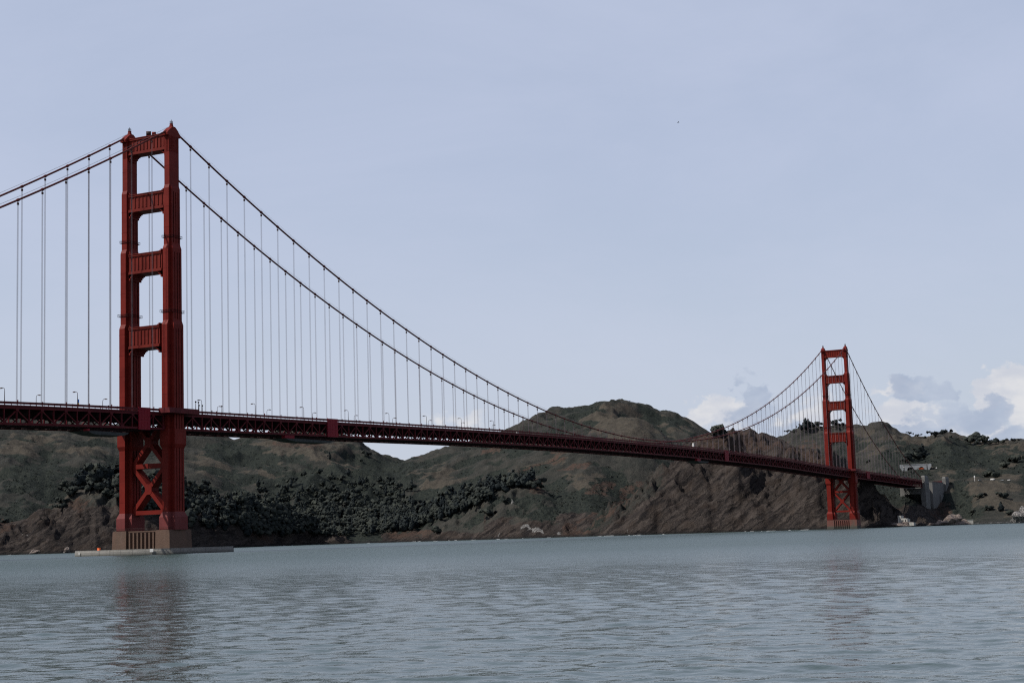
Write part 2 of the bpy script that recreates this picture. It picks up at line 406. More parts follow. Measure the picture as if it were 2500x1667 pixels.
# bluff behind the near tower
layer('left_bluff', [(-400, 1350, 2150), (-200, 1310, 2150), (0, 1279, 2160), (60, 1263, 2160), (128, 1236, 2165), (164, 1207, 2180), (202, 1188, 2195), (247, 1175, 2210), (298, 1166, 2230), (350, 1166, 2250), (400, 1170, 2260), (458, 1180, 2280),
      (550, 1206, 2330), (655, 1238, 2400), (720, 1266, 2440), (790, 1300, 2460), (830, 1320, 2470), (900, 1360, 2480), (2900, 1600, 2500)],
      [(-400, 2010, -2), (0, 1990, -2), (150, 1980, -2), (300, 1990, -2), (450, 2050, -2), (550, 2140, -2), (640, 2250, -2), (700, 2330, -2), (760, 2400, -4), (2900, 2450, -60)], 0.75, 14, 0.12, (50, 150), 7, 1.5, strata=14, sm=5)
# wooded ridge in the middle, right of the cove
layer('wooded_ridge', [(-400, 1500, 2500), (850, 1345, 2500), (920, 1318, 2480), (1000, 1272, 2480), (1080, 1228, 2480), (1160, 1198, 2470), (1230, 1178, 2460), (1290, 1170, 2440), (1330, 1190, 2420), (1370, 1240, 2390), (1410, 1290, 2330), (1450, 1330, 2300), (2900, 1600, 2300)],
      [(-400, 2400, -60), (900, 2420, 0), (980, 2390, -1), (1080, 2340, -2), (1200, 2270, -2), (1300, 2230, -2), (1400, 2200, -2), (2900, 2300, -60)], 0.85, 12, 0.25, (60, 180), 8, 1.5, strata=6)
ZL = np.stack([z for _, z in LAYERS])
WHO = np.argmax(ZL, 0)
kk = 4.0
mx = ZL.max(0)
Z = mx + kk * np.log(np.exp((ZL - mx) / kk).sum(0)) * np.clip((mx - 2) / 20, 0, 1)
LN = [n for n, _ in LAYERS]

# projected position of every ground point, used to lay out the plant cover and some painted shade
rel = np.stack([GX - CAM[0], GY - CAM[1], Z - CAM[2]], -1)
dep = rel @ fw
PU = 1250 + F * (rel @ rt) / dep; PV = 833.5 - F * (rel @ up) / dep
n_a = fbm(GX / 120, GY / 120, 5, 60); n_b = fbm(GX / 45, GY / 45, 5, 70); n_c = fbm(GX / 16, GY / 16, 4, 80); n_b2 = fbm(GX / 38 + 7, GY / 38, 5, 99)
def blur(a, na, nr):
    for ax, n in ((0, na), (1, nr)):
        for _ in range(2):
            c = np.cumsum(np.concatenate([np.zeros_like(np.take(a, [0], ax)), np.pad(a, [(n, n) if q == ax else (0, 0) for q in (0, 1)], mode='edge')], ax), ax)
            m_ = 2 * n + 1; L_ = a.shape[ax]
            a = (np.take(c, range(m_, m_ + L_), ax) - np.take(c, range(0, L_), ax)) / m_
    return a
CONC = blur(Z, 9, 8) - Z                     # hollows are positive, spurs negative
CONC2 = blur(Z, 22, 18) - Z
def sstep(x, a, b):
    t = np.clip((x - a) / (b - a), 0, 1); return t * t * (3 - 2 * t)
def spot(u, v, ru, rv, ang=0.0, soft=0.5):
    c, s = math.cos(R(ang)), math.sin(R(ang))
    a = (PU - u) + (n_b - .5) * ru * 2.4; b = (PV - v) + (n_b2 - .5) * rv * 2.6 + (n_c - .5) * rv * .9
    x = (a * c + b * s) / ru; y = (-a * s + b * c) / rv
    return sstep(1.35 - np.sqrt(x * x + y * y) + (n_c - .5) * .5, 0.0, soft)
isl = {n: (WHO == i).astype(float) for i, n in enumerate(LN)}
rock = np.clip(isl['cliff'] * 1.0 + isl['left_bluff'] * sstep(PV + (n_b - .5) * 50, 1210, 1250), 0, 1)
rock = np.maximum(rock, (isl['wooded_ridge'] + isl['middle_hill']) * sstep(34 - Z + (n_b - .5) * 40, 0, 14) * (PU > 1180))
rock = np.maximum(rock, isl['wooded_ridge'] * sstep(16 - Z + (n_b - .5) * 14, 0, 8))
rock = np.maximum(rock, isl['right_shore'] * sstep(40 - Z + (n_b - .5) * 50, 0, 25) * (PU < 2330) * .8)
rock *= 1 - .55 * isl['cliff'] * sstep(PU, 1660, 1600) * sstep(PV - (1137 + (1658 - PU) * .66), 60, 20)
# grassy top of the cliff
grasstop = isl['cliff'] * sstep(PU, 1925, 1960) * sstep(PU, 2120, 2060) * sstep((PV - (1055 + (PU - 1925) * .52)) + (n_b - .5) * 20, 20, 8)
rock = rock * (1 - grasstop)
tan_ = np.clip(sstep(n_a * .65 + n_b * .35 - CONC2 * .012, .52, .68) * 0.38, 0, 1)
for a in [(1060, 1172, 62, 26, -28), (1530, 1040, 90, 26, 8), (1440, 1172, 60, 18, 5), (1480, 1020, 60, 20, -20), (1340, 1125, 60, 10, -28), (1650, 1035, 50, 16, 30),
          (2260, 1085, 60, 16, 40), (2400, 1095, 70, 18, -18), (2350, 1075, 40, 14, 10), (2480, 1115, 60, 28, -35), (2330, 1200, 60, 28, 30), (2450, 1225, 80, 22, 20), (2300, 1120, 60, 20, 35), (2440, 1130, 70, 20, -25), (2210, 1085, 50, 18, 40), (2400, 1190, 90, 14, 0), (2120, 1090, 40, 20, 20), (240, 1075, 80, 16, -25), (150, 1215, 60, 9, -28),
          (520, 1140, 60, 14, 30), (690, 1085, 80, 22, 10), (650, 1130, 40, 40, 20), (820, 1110, 50, 30, 20), (60, 1080, 60, 24, -10)]:
    tan_ = np.maximum(tan_, spot(*a))
scrub = np.clip(sstep(n_a * .5 + n_b * .5 + CONC2 * .016 + CONC * .02, .47, .62) * .9, 0, 1)
for a in [(1640, 1030, 80, 16, 35), (1430, 1000, 60, 20, -25), (1590, 1010, 40, 14, 20), (1400, 1230, 130, 60, -5), (60, 1170, 90, 45, -25), (780, 1180, 160, 60, 0), (560, 1100, 60, 25, 0), (2300, 1100, 30, 25, 20),
          (2200, 1130, 50, 40, 30), (2350, 1120, 60, 40, -20), (2440, 1120, 60, 10, -30), (2170, 1250, 110, 55, 20), (2330, 1255, 60, 40, 20), (950, 1140, 90, 25, 0), (1230, 1090, 70, 20, 0)]:  # low spots right of the far pier paint shade in as scrub
    scrub = np.maximum(scrub, spot(*a))
scrub = np.maximum(scrub, isl['right_shore'] * sstep(PU, 2420, 2330) * .9)  # dark scrub colour over the right shore also paints in its shade
dirt = np.zeros_like(Z)
for a in [(1340, 1128, 48, 9, -30), (1300, 1190, 22, 16, 10), (1520, 1230, 90, 12, -34), (1400, 1295, 36, 16, 0), (1170, 1225, 34, 12, -15), (1190, 1102, 34, 7, -12), (990, 1300, 60, 14, -5), (1470, 1190, 50, 12, 0), (760, 1083, 60, 7, 5),
          (195, 1225, 26, 12, -40), (12, 1285, 20, 12, -30), (720, 1085, 60, 6, 5), (1830, 1085, 110, 22, 5), (2000, 1135, 60, 30, 20), (2300, 1240, 24, 18, 40), (640, 1305, 40, 14, 0), (1400, 1140, 60, 5, -8), (980, 1110, 40, 4, 8),
          (1480, 990, 60, 16, 20), (1420, 1050, 46, 18, 0)]:
    dirt = np.maximum(dirt, spot(*a) * (.36 if a[1] < 1060 else .55))
# lime-washed rocks just above the water
whit = np.zeros_like(Z)
for a in [(1200, 1300, 26, 10), (1285, 1296, 16, 12), (1310, 1297, 20, 10), (1350, 1300, 30, 5), (1529, 1282, 5, 12), (1925, 1275, 18, 14), (1165, 1230, 26, 8), (1245, 1225, 16, 16), (345, 1305, 24, 22), (60, 1330, 14, 22), (110, 1320, 8, 20)]:
    whit = np.maximum(whit, .72 * spot(*a[:4], -30 if a[0] < 400 else 0) * sstep(n_c, .52, .68))
whit = np.maximum(whit, (PU > 2330) * sstep(3.2 - Z, 0, 1.0) * (Z > .3) * .6)

def ground_material():
    m, t, b = base_mat('headland_ground')
    def at(n):
        o = t.n('ShaderNodeAttribute', attribute_name=n); return o.outputs['Fac']
    g = t.n('ShaderNodeNewGeometry').outputs['Position']
    sp = t.n('ShaderNodeSeparateXYZ'); t.l(g, sp.inputs[0])
    nf = t.noise(g, 0.085, 7, 0.74); nm = t.noise(g, 0.03, 6, 0.7); ng = t.noise(g, 0.30, 5, 0.72)
    def edge(w):
        x = t.math('ADD', w, t.math('MULTIPLY', t.math('SUBTRACT', nf, 0.5), 1.25))
        x = t.math('ADD', x, t.math('MULTIPLY', t.math('SUBTRACT', ng, 0.5), 0.5))
        return t.ramp(x, 0.34, 0.66)
    col = t.mix(t.ramp(nm, 0.38, 0.62), (0.0290, 0.0298, 0.0265, 1), (0.0450, 0.0430, 0.0375, 1))
    col = t.mix(t.math('MULTIPLY', t.ramp(ng, 0.52, 0.66), 0.55), col, (0.014, 0.0175, 0.0145, 1))
    col = t.mix(t.math('MULTIPLY', edge(at('tan')), 0.9), col, t.mix(t.ramp(nf, .35, .65), (0.044, 0.039, 0.032, 1), (0.073, 0.063, 0.050, 1)))
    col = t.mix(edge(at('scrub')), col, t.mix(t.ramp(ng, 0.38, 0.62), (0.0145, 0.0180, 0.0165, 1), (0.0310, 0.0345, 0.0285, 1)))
    # rock with tilted beds
    lat = t.math('ADD', t.math('MULTIPLY', sp.outputs[0], 0.94), t.math('MULTIPLY', sp.outputs[1], 0.34))
    rad = t.math('ADD', t.math('MULTIPLY', sp.outputs[0], -0.34), t.math('MULTIPLY', sp.outputs[1], 0.94))
    wob = t.math('MULTIPLY', t.math('SUBTRACT', nm, 0.5), 30.0)
    bx = t.math('ADD', t.math('SUBTRACT', t.math('MULTIPLY', lat, 0.72), sp.outputs[2]), wob)
    by = t.math('ADD', t.math('MULTIPLY', lat, 0.6), t.math('MULTIPLY', sp.outputs[2], 0.75))
    rv = t.n('ShaderNodeCombineXYZ'); t.l(t.math('MULTIPLY', bx, 0.16), rv.inputs[0]); t.l(t.math('MULTIPLY', by, 0.022), rv.inputs[1]); t.l(t.math('MULTIPLY', rad, 0.03), rv.inputs[2])
    nr = t.noise(rv.outputs[0], 1.0, 7, 0.68, 0.5)
    nr2 = t.noise(g, 0.05, 6, 0.62)
    rc = t.mix(t.ramp(nr, 0.36, 0.64), (0.0155, 0.0138, 0.0140, 1), (0.0680, 0.0560, 0.0490, 1))
    rc = t.mix(t.math('MULTIPLY', t.ramp(nr2, 0.45, 0.68), 0.5), rc, (0.0429, 0.0318, 0.0252, 1))
    rc = t.mix(t.math('MULTIPLY', t.ramp(nf, 0.60, 0.72), 0.45), rc, (0.0740, 0.0651, 0.0592, 1))
    wet = t.ramp(sp.outputs[2], 4.5, 1.0)
    col = t.mix(edge(at('rock')), col, rc)
    col = t.mix(edge(at('dirt')), col, t.mix(nf, (0.0444, 0.0311, 0.0266, 1), (0.0777, 0.0518, 0.0400, 1)))
    col = t.mix(t.math('MULTIPLY', wet, 0.8), col, (0.0163, 0.0163, 0.0163, 1))
    col = t.mix(t.ramp(t.math('ADD', at('whit'), t.math('MULTIPLY', t.math('SUBTRACT', ng, 0.5), 0.9)), 0.55, 0.8), col, (0.2250, 0.2175, 0.2063, 1))
    t.l(col, b.inputs['Base Color']); b.inputs['Roughness'].default_value = 0.95
    b.inputs['Specular IOR Level'].default_value = 0.03
    h = t.math('ADD', t.math('MULTIPLY', nf, 5.5), t.math('MULTIPLY', ng, 2.0))
    h = t.math('ADD', h, t.math('MULTIPLY', t.math('MULTIPLY', nr, at('rock')), 11.0))
    bp = t.n('ShaderNodeBump'); bp.inputs['Strength'].default_value = 0.9; bp.inputs['Distance'].default_value = 1.0
    t.l(h, bp.inputs['Height']); t.l(bp.outputs[0], b.inputs['Normal'])
    return m
M_ground = ground_material()

NA, NR = Z.shape
idx = np.arange(NA * NR).reshape(NA, NR)
quads = np.stack([idx[:-1, :-1], idx[1:, :-1], idx[1:, 1:], idx[:-1, 1:]], -1).reshape(-1, 4)
qwho = WHO[:-1, :-1].reshape(-1)
zq = np.maximum.reduce([Z[:-1, :-1], Z[1:, :-1], Z[1:, 1:], Z[:-1, 1:]]).reshape(-1)
P = np.stack([GX, GY, Z], -1).reshape(-1, 3)
# true normals over the whole sheet so that neighbouring hills meet without a seam
LABELS = {'left_hill': ('hill', 'long dark green hill behind the near tower falling to a low saddle'),
          'middle_hill': ('hill', 'tall rounded green and brown hill rising above the middle of the deck'),
          'middle_knoll': ('hill', 'smaller pale brown knoll in front of the tall rounded hill'),
          'cliff': ('cliff', 'broad brown rock cliff with slanting beds behind the far tower'),
          'right_hill': ('hill', 'green and tan hill with ridge-top trees right of the far tower'),
          'right_shore': ('shore', 'low scrub-covered shore with a road below the right-hand hill'),
          'left_bluff': ('bluff', 'dark rocky bluff with trees on top behind the near pier'),
          'wooded_ridge': ('ridge', 'wooded ridge with a reddish rocky foot right of the cove')}
for i, n in enumerate(LN):
    sel = quads[(qwho == i) & (zq > -6)]
    if not len(sel): continue
    used, inv = np.unique(sel, return_inverse=True)
    me = bpy.data.meshes.new(n)
    me.vertices.add(len(used)); me.vertices.foreach_set('co', P[used].astype(np.float32).ravel())
    me.loops.add(sel.size); me.loops.foreach_set('vertex_index', inv.astype(np.int32).ravel())
    me.polygons.add(len(sel)); me.polygons.foreach_set('loop_start', np.arange(0, sel.size, 4, dtype=np.int32))
    me.update(calc_edges=True)
    me.polygons.foreach_set('use_smooth', np.ones(len(sel), bool))
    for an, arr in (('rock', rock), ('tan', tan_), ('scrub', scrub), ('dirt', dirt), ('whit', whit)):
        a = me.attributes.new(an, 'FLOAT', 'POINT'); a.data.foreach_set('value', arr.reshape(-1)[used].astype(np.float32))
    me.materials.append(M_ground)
    o = link_mesh(LABELS[n][0], me)
    tag(o, LABELS[n][1], LABELS[n][0], None, 'structure')

ELV = (Z - CAM[2]) / RAD
ELM = np.maximum.accumulate(ELV, 1)
def ground_at(u, v, D=None):
    """the ground seen at a place of the photograph: first hill whose slope reaches that height"""
    i = int(round((u - UC[0]) / 4.0)); i = max(0, min(NA - 1, i))
    if D is not None:
        j = int(np.argmin(np.abs(RR - D)))
    else:
        d = direction(u, v); e = d[2] / math.hypot(d[0], d[1])
        k = np.nonzero(ELM[i] >= e)[0]
        j = int(k[0]) if len(k) else int(np.argmax(ELV[i]))
    return Vector((GX[i, j], GY[i, j], Z[i, j]))

# ------------------------------------------------------------------ water
def water():
    base = np.concatenate([np.radians(np.linspace(-180, -56, 14)), np.radians(np.linspace(-52, -3, 420)), np.radians(np.linspace(2, 180, 16))])
    rr = np.concatenate([[0.5, 3, 8, 14, 20], 26 * (2900 / 26.0) ** np.linspace(0, 1, 1350), [3300, 4200, 6000, 9000, 14000]])
    A, Q = np.meshgrid(base, rr, indexing='ij')
    X = CAM[0] + Q * np.sin(A); Y = CAM[1] + Q * np.cos(A)
    sp = np.gradient(rr)[None, :] + 0 * Q
    z = np.zeros_like(X); hx = np.zeros_like(X); hy = np.zeros_like(X)
    g = np.random.default_rng(5)
    inside = ((A > R(-52.1)) & (A < R(-2.9))).astype(float)
    wind = R(118)
    gust = .8 + .4 * fbm(X / 60, Y / 90, 4, 90)
    for lam in np.concatenate([np.geomspace(0.45, 2.6, 46), np.geomspace(2.8, 7, 10)]):
        th = wind + g.normal(0, 0.7); k = 2 * math.pi / lam
        a = 0.0026 * lam ** 0.92 * g.uniform(.6, 1.3)
        if lam > 2.7: a *= .5
        ph = g.uniform(0, 6.28)
        fade = np.clip((lam / sp - 2.2) / 2.5, 0, 1) * inside
        arg = k * (X * math.cos(th) + Y * math.sin(th)) + ph
        z += a * fade * np.cos(arg); s_ = a * fade * 0.9 * np.sin(arg)
        hx -= s_ * math.cos(th); hy -= s_ * math.sin(th)
    z *= gust
    V = np.stack([X + hx, Y + hy, z], -1).reshape(-1, 3)
    na, nr = X.shape; ii = np.arange(na * nr).reshape(na, nr)
    q = np.stack([ii[:-1, :-1], ii[:-1, 1:], ii[1:, 1:], ii[1:, :-1]], -1).reshape(-1, 4)[:, ::-1]
    me = bpy.data.meshes.new('water')
    me.vertices.add(len(V)); me.vertices.foreach_set('co', V.astype(np.float32).ravel())
    me.loops.add(q.size); me.loops.foreach_set('vertex_index', q.astype(np.int32).ravel())
    me.polygons.add(len(q)); me.polygons.foreach_set('loop_start', np.arange(0, q.size, 4, dtype=np.int32))
    me.update(calc_edges=True); me.polygons.foreach_set('use_smooth', np.ones(len(q), bool))
    m, t, b = base_mat('bay_water')
    p = t.n('ShaderNodeNewGeometry').outputs['Position']
    mp = t.n('ShaderNodeMapping'); mp.inputs['Rotation'].default_value = (0, 0, R(-27)); t.l(p, mp.inputs['Vector']); t_rot = mp.outputs[0]
    n1 = t.noise(t.vmul(p, (1, .7, 1)), 5.5, 3, 0.6); n2 = t.noise(t.vmul(p, (1, .8, 1)), 0.9, 5, 0.62, 0.3); n3 = t.noise(t.vmul(t_rot, (.25, 1.5, 1)), 0.012, 5, 0.62)
    h = t.math('ADD', t.math('MULTIPLY', n1, 0.035), t.math('MULTIPLY', n2, 0.22))
    bp = t.n('ShaderNodeBump'); bp.inputs['Distance'].default_value = 1.0
    sx = t.n('ShaderNodeSeparateXYZ'); t.l(p, sx.inputs[0])
    off = t.math('ADD', t.math('MULTIPLY', t.math('SUBTRACT', sx.outputs[0], float(CAM[0])), -0.456), t.math('MULTIPLY', t.math('SUBTRACT', sx.outputs[1], float(CAM[1])), 0.89))
    off = t.math('ADD', off, t.math('MULTIPLY', t.math('SUBTRACT', n3, .5), 160.0))
    rgh = t.ramp(off, 15.0, 360.0)
    t.l(t.math('ADD', 0.17, t.math('MULTIPLY', rgh, 0.75)), bp.inputs['Strength'])
    t.l(t.math('ADD', 0.035, t.math('MULTIPLY', rgh, 0.28)), b.inputs['Roughness'])
    t.l(h, bp.inputs['Height']); t.l(bp.outputs[0], b.inputs['Normal'])
    t.l(t.mix(t.ramp(n3, .3, .7), (0.030, 0.050, 0.044, 1), (0.038, 0.058, 0.051, 1)), b.inputs['Base Color'])
    b.inputs['IOR'].default_value = 1.33; b.inputs['Specular IOR Level'].default_value = 0.185
    me.materials.append(m)
    o = link_mesh('water', me)
    tag(o, 'rippled grey-blue bay water filling the foreground', None, None, 'structure')
water()

# ------------------------------------------------------------------ bridge numbers
HX = 13.7                       # half distance between the cables
L = 1252.8                      # main span
PAN = 15.24                     # suspender spacing
TS, TN, MID = 215.7, 216.8, 80.3
_ry = [-400, -343, -116.6, -67.7, -37.8, 20.4, 77.3, 135.4, 339, 456, 600, 760, 971.7, 1135, 1288, 1365, 1473, 1611, 1900]
_rz = [58.6, 60.8, 68.7, 70.05, 70.75, 71.7, 72.7, 73.6, 77.0, 78.1, 78.5, 78.3, 76.2, 72.3, 69.2, 68.1, 66.2, 62.9, 60]
_gy = np.arange(-400, 1901, 5.0); _gz = smooth(np.interp(_gy, _ry, _rz), 31)
def rail(y): return float(np.interp(y, _gy, _gz))
def cab(y):
    if y < 0:
        t = -y / 343.0; return TS + (51.5 + 9 - TS) * t - 4 * 9.0 * t * (1 - t)
    if y <= L:
        t = y / L; return TS + (TN - TS) * t - 4 * t * (1 - t) * ((TS + TN) / 2 - MID)
    t = (y - L) / (1609 - L); return TN + (64.5 - TN) * t - 4 * 15.5 * t * (1 - t)

# ------------------------------------------------------------------ towers
def plus(a, b, A, B, cx, z):
    p = [(-a, -b), (a, -b), (a, -B), (A, -B), (A, B), (a, B), (a, b), (-a, b), (-a, B), (-A, B), (-A, -B), (-a, -B)]
    return [(cx + x, y, z) for x, y in p]
SEC = {'s1': (1.60, 3.75, 1.72, 3.3), 's2': (1.62, 4.35, 2.55, 3.3), 's3': (1.66, 5.2, 3.25, 3.45), 's4': (1.72, 6.2, 3.95, 3.7), 'p': (2.7, 7.4, 5.0, 4.9)}
def tower(oy, zb, top, first):
    if first:
        lab = 'near red suspension tower standing left, above the long grey fender'
    else:
        lab = 'far red suspension tower standing right, in front of the brown cliff'
    root = tag(empty('bridge_tower', (0, oy, 0)), lab, 'bridge tower', 'suspension towers of the red bridge')
    dz = top - 215.7
    for sx in (-1, 1):
        cx = sx * HX
        m = MB()
        def sec(k, z, g=0.0):
            a, b, A, B = SEC[k]; return plus(a + g, b + g, A + g, B + g, cx, z)
        m.loft([sec('s4', 20.4), sec('s4', 112.6), sec('s4', 114.0), sec('s3', 116.2), sec('s3', 151.6), sec('s3', 153.0), sec('s2', 155.0), sec('s2', 182.6 + dz * .5), sec('s2', 184 + dz * .5), sec('s1', 185.8 + dz * .5), sec('s1', 211.4 + dz)])
        leg = m.build('leg', M_red, root)
        # vertical raised seams and horizontal plate joints
        sm_ = MB()
        for (k, z0, z1) in (('s4', 21, 112), ('s3', 117, 151), ('s2', 156, 182)):
            a, b, A, B = SEC[k]
            for sy in (-1, 1):
                for q in (-.55, 0.0, .55):
                    sm_.box(cx + sx * A * 0 + (A if 1 else 0) - .02, cx + A + .10, q * B - .12, q * B + .12, z0, z1)
                    sm_.box(cx - A - .10, cx - A + .02, q * B - .12, q * B + .12, z0, z1)
        tag(sm_.build('plate_seam', M_red, leg), kind='stuff')
        jm = MB()
        for z in np.arange(26, 208, 10.6):
            k = 's4' if z < 112 else 's3' if z < 151 else 's2' if z < 182 else 's1'
            if min(abs(z - q) for q in (114, 153.5, 184.5)) < 3: continue
            a, b, A, B = SEC[k]
            jm.loft([plus(a + .05, b + .05, A + .05, B + .05, cx, z), plus(a + .05, b + .05, A + .05, B + .05, cx, z + .22)])
        tag(jm.build('plate_joint', M_red, leg), kind='stuff')
        # foot, in its lighter primer
        pm = MB(); a, b, A, B = SEC['p']
        pm.loft([plus(a, b, A, B, cx, zb - .05), plus(a, b, A, B, cx, 18.0), plus(SEC['s4'][0] + .05, SEC['s4'][1] + .05, SEC['s4'][2] + .05, SEC['s4'][3] + .05, cx, 20.6)])
        pm.build('leg_foot', M_redp if first else M_red, leg)
        # fluted head
        fm = MB(); a, b, A, B = SEC['s1']
        for q in (-.72, -.24, .24, .72):
            for sy in (-1, 1):
                fm.box(cx + q * a * 1.1 - .16, cx + q * a * 1.1 + .16, sy * b - .18, sy * b + .18, 203 + dz, 211 + dz)
        for q in np.linspace(-.85, .85, 7):
            for s2 in (-1, 1):
                fm.box(cx + s2 * A - .16, cx + s2 * A + .16, q * B - .16, q * B + .16, 203 + dz, 211 + dz)
        tag(fm.build('head_flute', M_red, leg), kind='stuff')
        # humped saddle cover and its finial
        hm = MB()
        prof = [(-5.2, 211.2), (5.2, 211.2), (5.6, 211.9), (4.2, 213.3), (3.0, 214.6), (1.8, 215.6), (.9, 216.2), (-.9, 216.2), (-1.8, 215.6), (-3.0, 214.7), (-4.2, 213.6), (-5.4, 212.4)]
        hm.prism([(y, z + dz) for y, z in prof], 'x', cx - 1.75, cx + 1.75)
        hm.build('saddle_cover', M_red, root)
        fn = MB()
        fn.loft([[(cx + r_ * math.cos(t), r_ * math.sin(t), z + dz) for t in [i * math.pi / 4 for i in range(8)]] for r_, z in ((1.7, 215.4), (1.15, 216.5), (.8, 217.7), (.92, 217.8), (.92, 218.1))])
        fo = fn.build('finial', M_red, root)
        an = MB()
        for i in range(6):
            t = i * math.pi / 3; an.bar((cx + .75 * math.cos(t), .75 * math.sin(t), 218.1 + dz), (cx + .75 * math.cos(t), .75 * math.sin(t), 219.4 + dz), .1)
        an.bar((cx, 0, 218.1 + dz), (cx, 0, 220.2 + dz), .16)
        for zz in (218.7, 219.3):
            for i in range(6):
                t = i * math.pi / 3; t2 = t + math.pi / 3
                an.bar((cx + .75 * math.cos(t), .75 * math.sin(t), zz + dz), (cx + .75 * math.cos(t2), .75 * math.sin(t2), zz + dz), .1)
        an.build('beacon_cage', M_lamp, fo)
        # work galleries round the leg
        for zg, k in ((158.6, 's2'), (120.4, 's3')):
            a, b, A, B = SEC[k]; gm = MB(); gx, gy = max(a, A) + .25, b + .3
            for (x0, x1, y0, y1) in ((-gx, gx, -gy, -gy + .8), (-gx, gx, gy - .8, gy), (-gx, -gx + .8, -gy + .8, gy - .8), (gx - .8, gx, -gy + .8, gy - .8)):
                gm.box(cx + x0, cx + x1, y0, y1, zg - .1, zg)
            for q in np.linspace(-1, 1, 9):
                for s2 in (-1, 1):
                    gm.bar((cx + q * gx, s2 * gy, zg), (cx + q * gx, s2 * gy, zg + 1.1), .09); gm.bar((cx + s2 * gx, q * gy, zg), (cx + s2 * gx, q * gy, zg + 1.1), .09)
            for s2 in (-1, 1):
                gm.bar((cx - gx, s2 * gy, zg + 1.1), (cx + gx, s2 * gy, zg + 1.1), .1); gm.bar((cx + s2 * gx, -gy, zg + 1.1), (cx + s2 * gx, gy, zg + 1.1), .1)
            gm.build('gallery', M_under, root)
        # corbels where the leg passes the deck
        cm = MB(); a, b, A, B = SEC['s4']
        g = .75
        cm.loft([plus(a + .05, b + .05, A + .05, B + .05, cx, 52), plus(a + g, b + g, A + g, B + g, cx, 54), plus(a + g, b + g, A + g, B + g, cx, 61.5)])
        cm.build('corbel', M_red, leg)
    # struts above the deck
    for k, (zt, zf, k2) in enumerate(((213.0 + dz, 204.4 + dz, 's1'), (183.2, 174.2, 's2'), (152, 141.8, 's3'), (114.2, 103.4, 's4'))):
        a, b, A, B = SEC[k2]; xi = HX - A + .15; d = b - .55
        m = MB()
        m.box(-xi, xi, -d + .55, d - .55, zf + 1.3, zt - 1.2)                       # recessed web
        m.box(-xi, xi, -d, d, zt - 1.2, zt - .35); m.box(-xi, xi, -d - .25, d + .25, zt - .35, zt)   # cornice
        m.box(-xi, xi, -d, d, zf + .35, zf + 1.3); m.box(-xi, xi, -d - .2, d + .2, zf - .1, zf + .35)
        st = m.build('strut', M_strut, root)
        n = 11 if k == 0 else 9
        for sy in (-1, 1):
            for i in range(n):
                x = -xi + (i + .5) * 2 * xi / n; w = xi / n * .46
                rb = MB(); y0 = sy * (d - .55); y1 = sy * (d - .18)
                rb.prism([(x - w, y0), (x + w, y0), (x + w * .35, y1), (x - w * .35, y1)], 'z', zf + 1.9, zt - 1.9)
                if sy == -1: rb.build('flute', M_strut, st)
                else: rb.build('flute', M_strut, st)
        for sx in (-1, 1):
            br = MB()
            for (w, h) in ((3.2, .55), (2.3, 1.1), (1.5, 1.9), (.8, 3.0)):
                x0, x1 = sx * xi, sx * (xi - w)
                br.box(min(x0, x1), max(x0, x1), -d + .3, d - .3, zf - .1 - h, zf - .1 + .002 * w)
            br.build('corner_bracket', M_red, root)
            if k == 3 and not first: continue
            br = MB()
            for (w, h) in ((1.6, .45), (.8, 1.0)):
                x0, x1 = sx * xi, sx * (xi - w); br.box(min(x0, x1), max(x0, x1), -d + .4, d - .4, zt - .003, zt + h)
            br.build('corner_bracket', M_red, root)
    # braces below the deck
    xi = HX - SEC['s4'][2] + .2; d = 2.6
    for z0, z1 in ((19.6, 21.7), (42.6, 45.0)):
        MB().box(-xi, xi, -d, d, z0, z1).build('cross_strut', M_red, root)
    for zc, h in ((32.2, 11.2), (55.6, 11.4)):
        for sg in (-1, 1):
            for ex in (-1, 1):
                MB().bar((ex * 1.2, 0, zc + sg * ex * 1.35), (ex * (xi + .3), 0, zc + sg * ex * h), 2 * d - .1, 2.5, (0, 1, 0)).build('diagonal_brace', M_red, root) if False else \
                    MB().prism([(ex * .9, zc + sg * ex * 1.0 - 1.5), (ex * .9, zc + sg * ex * 1.0 + 1.5), (ex * (xi + .2), zc + sg * ex * h + 1.5), (ex * (xi + .2), zc + sg * ex * h - 1.5)], 'y', -d + .04, d - .04).build('diagonal_brace', M_red, root)
        MB().prism([(-2.1, zc - 1.6), (-1.1, zc - 2.6), (1.1, zc - 2.6), (2.1, zc - 1.6), (2.1, zc + 1.6), (1.1, zc + 2.6), (-1.1, zc + 2.6), (-2.1, zc + 1.6)], 'y', -d - .06, d + .06).build('brace_plate', M_red, root)
    return root
T1 = tower(0.0, 11.8, TS, True)
T2 = tower(L, 10.6, TN, False)
# domed fog beacons on the top strut of the near tower
hb = empty('beacon', (.2, -1.2, 213.0))
tag(hb, 'round dark beacon drum on the top strut of the near tower', 'beacon')
MB().tube([(-.9, -1.2, 1.5), (.9, 0.4, 1.5)], 1.25, 14).build('drum', M_lamp, hb, True)
MB().box(-.7, .7, -.9, .9, 0, .6).build('stand', M_red, hb)
hb2 = empty('beacon', (3.0, -.6, 213.0))
tag(hb2, 'smaller red beacon drum beside the dark one on the near tower', 'beacon')
MB().tube([(-.7, -.9, 1.2), (.9, .3, 1.2)], .95, 14).build('drum', M_red, hb2, True)
MB().box(-.6, .6, -.7, .7, 0, .4).build('stand', M_red, hb2)

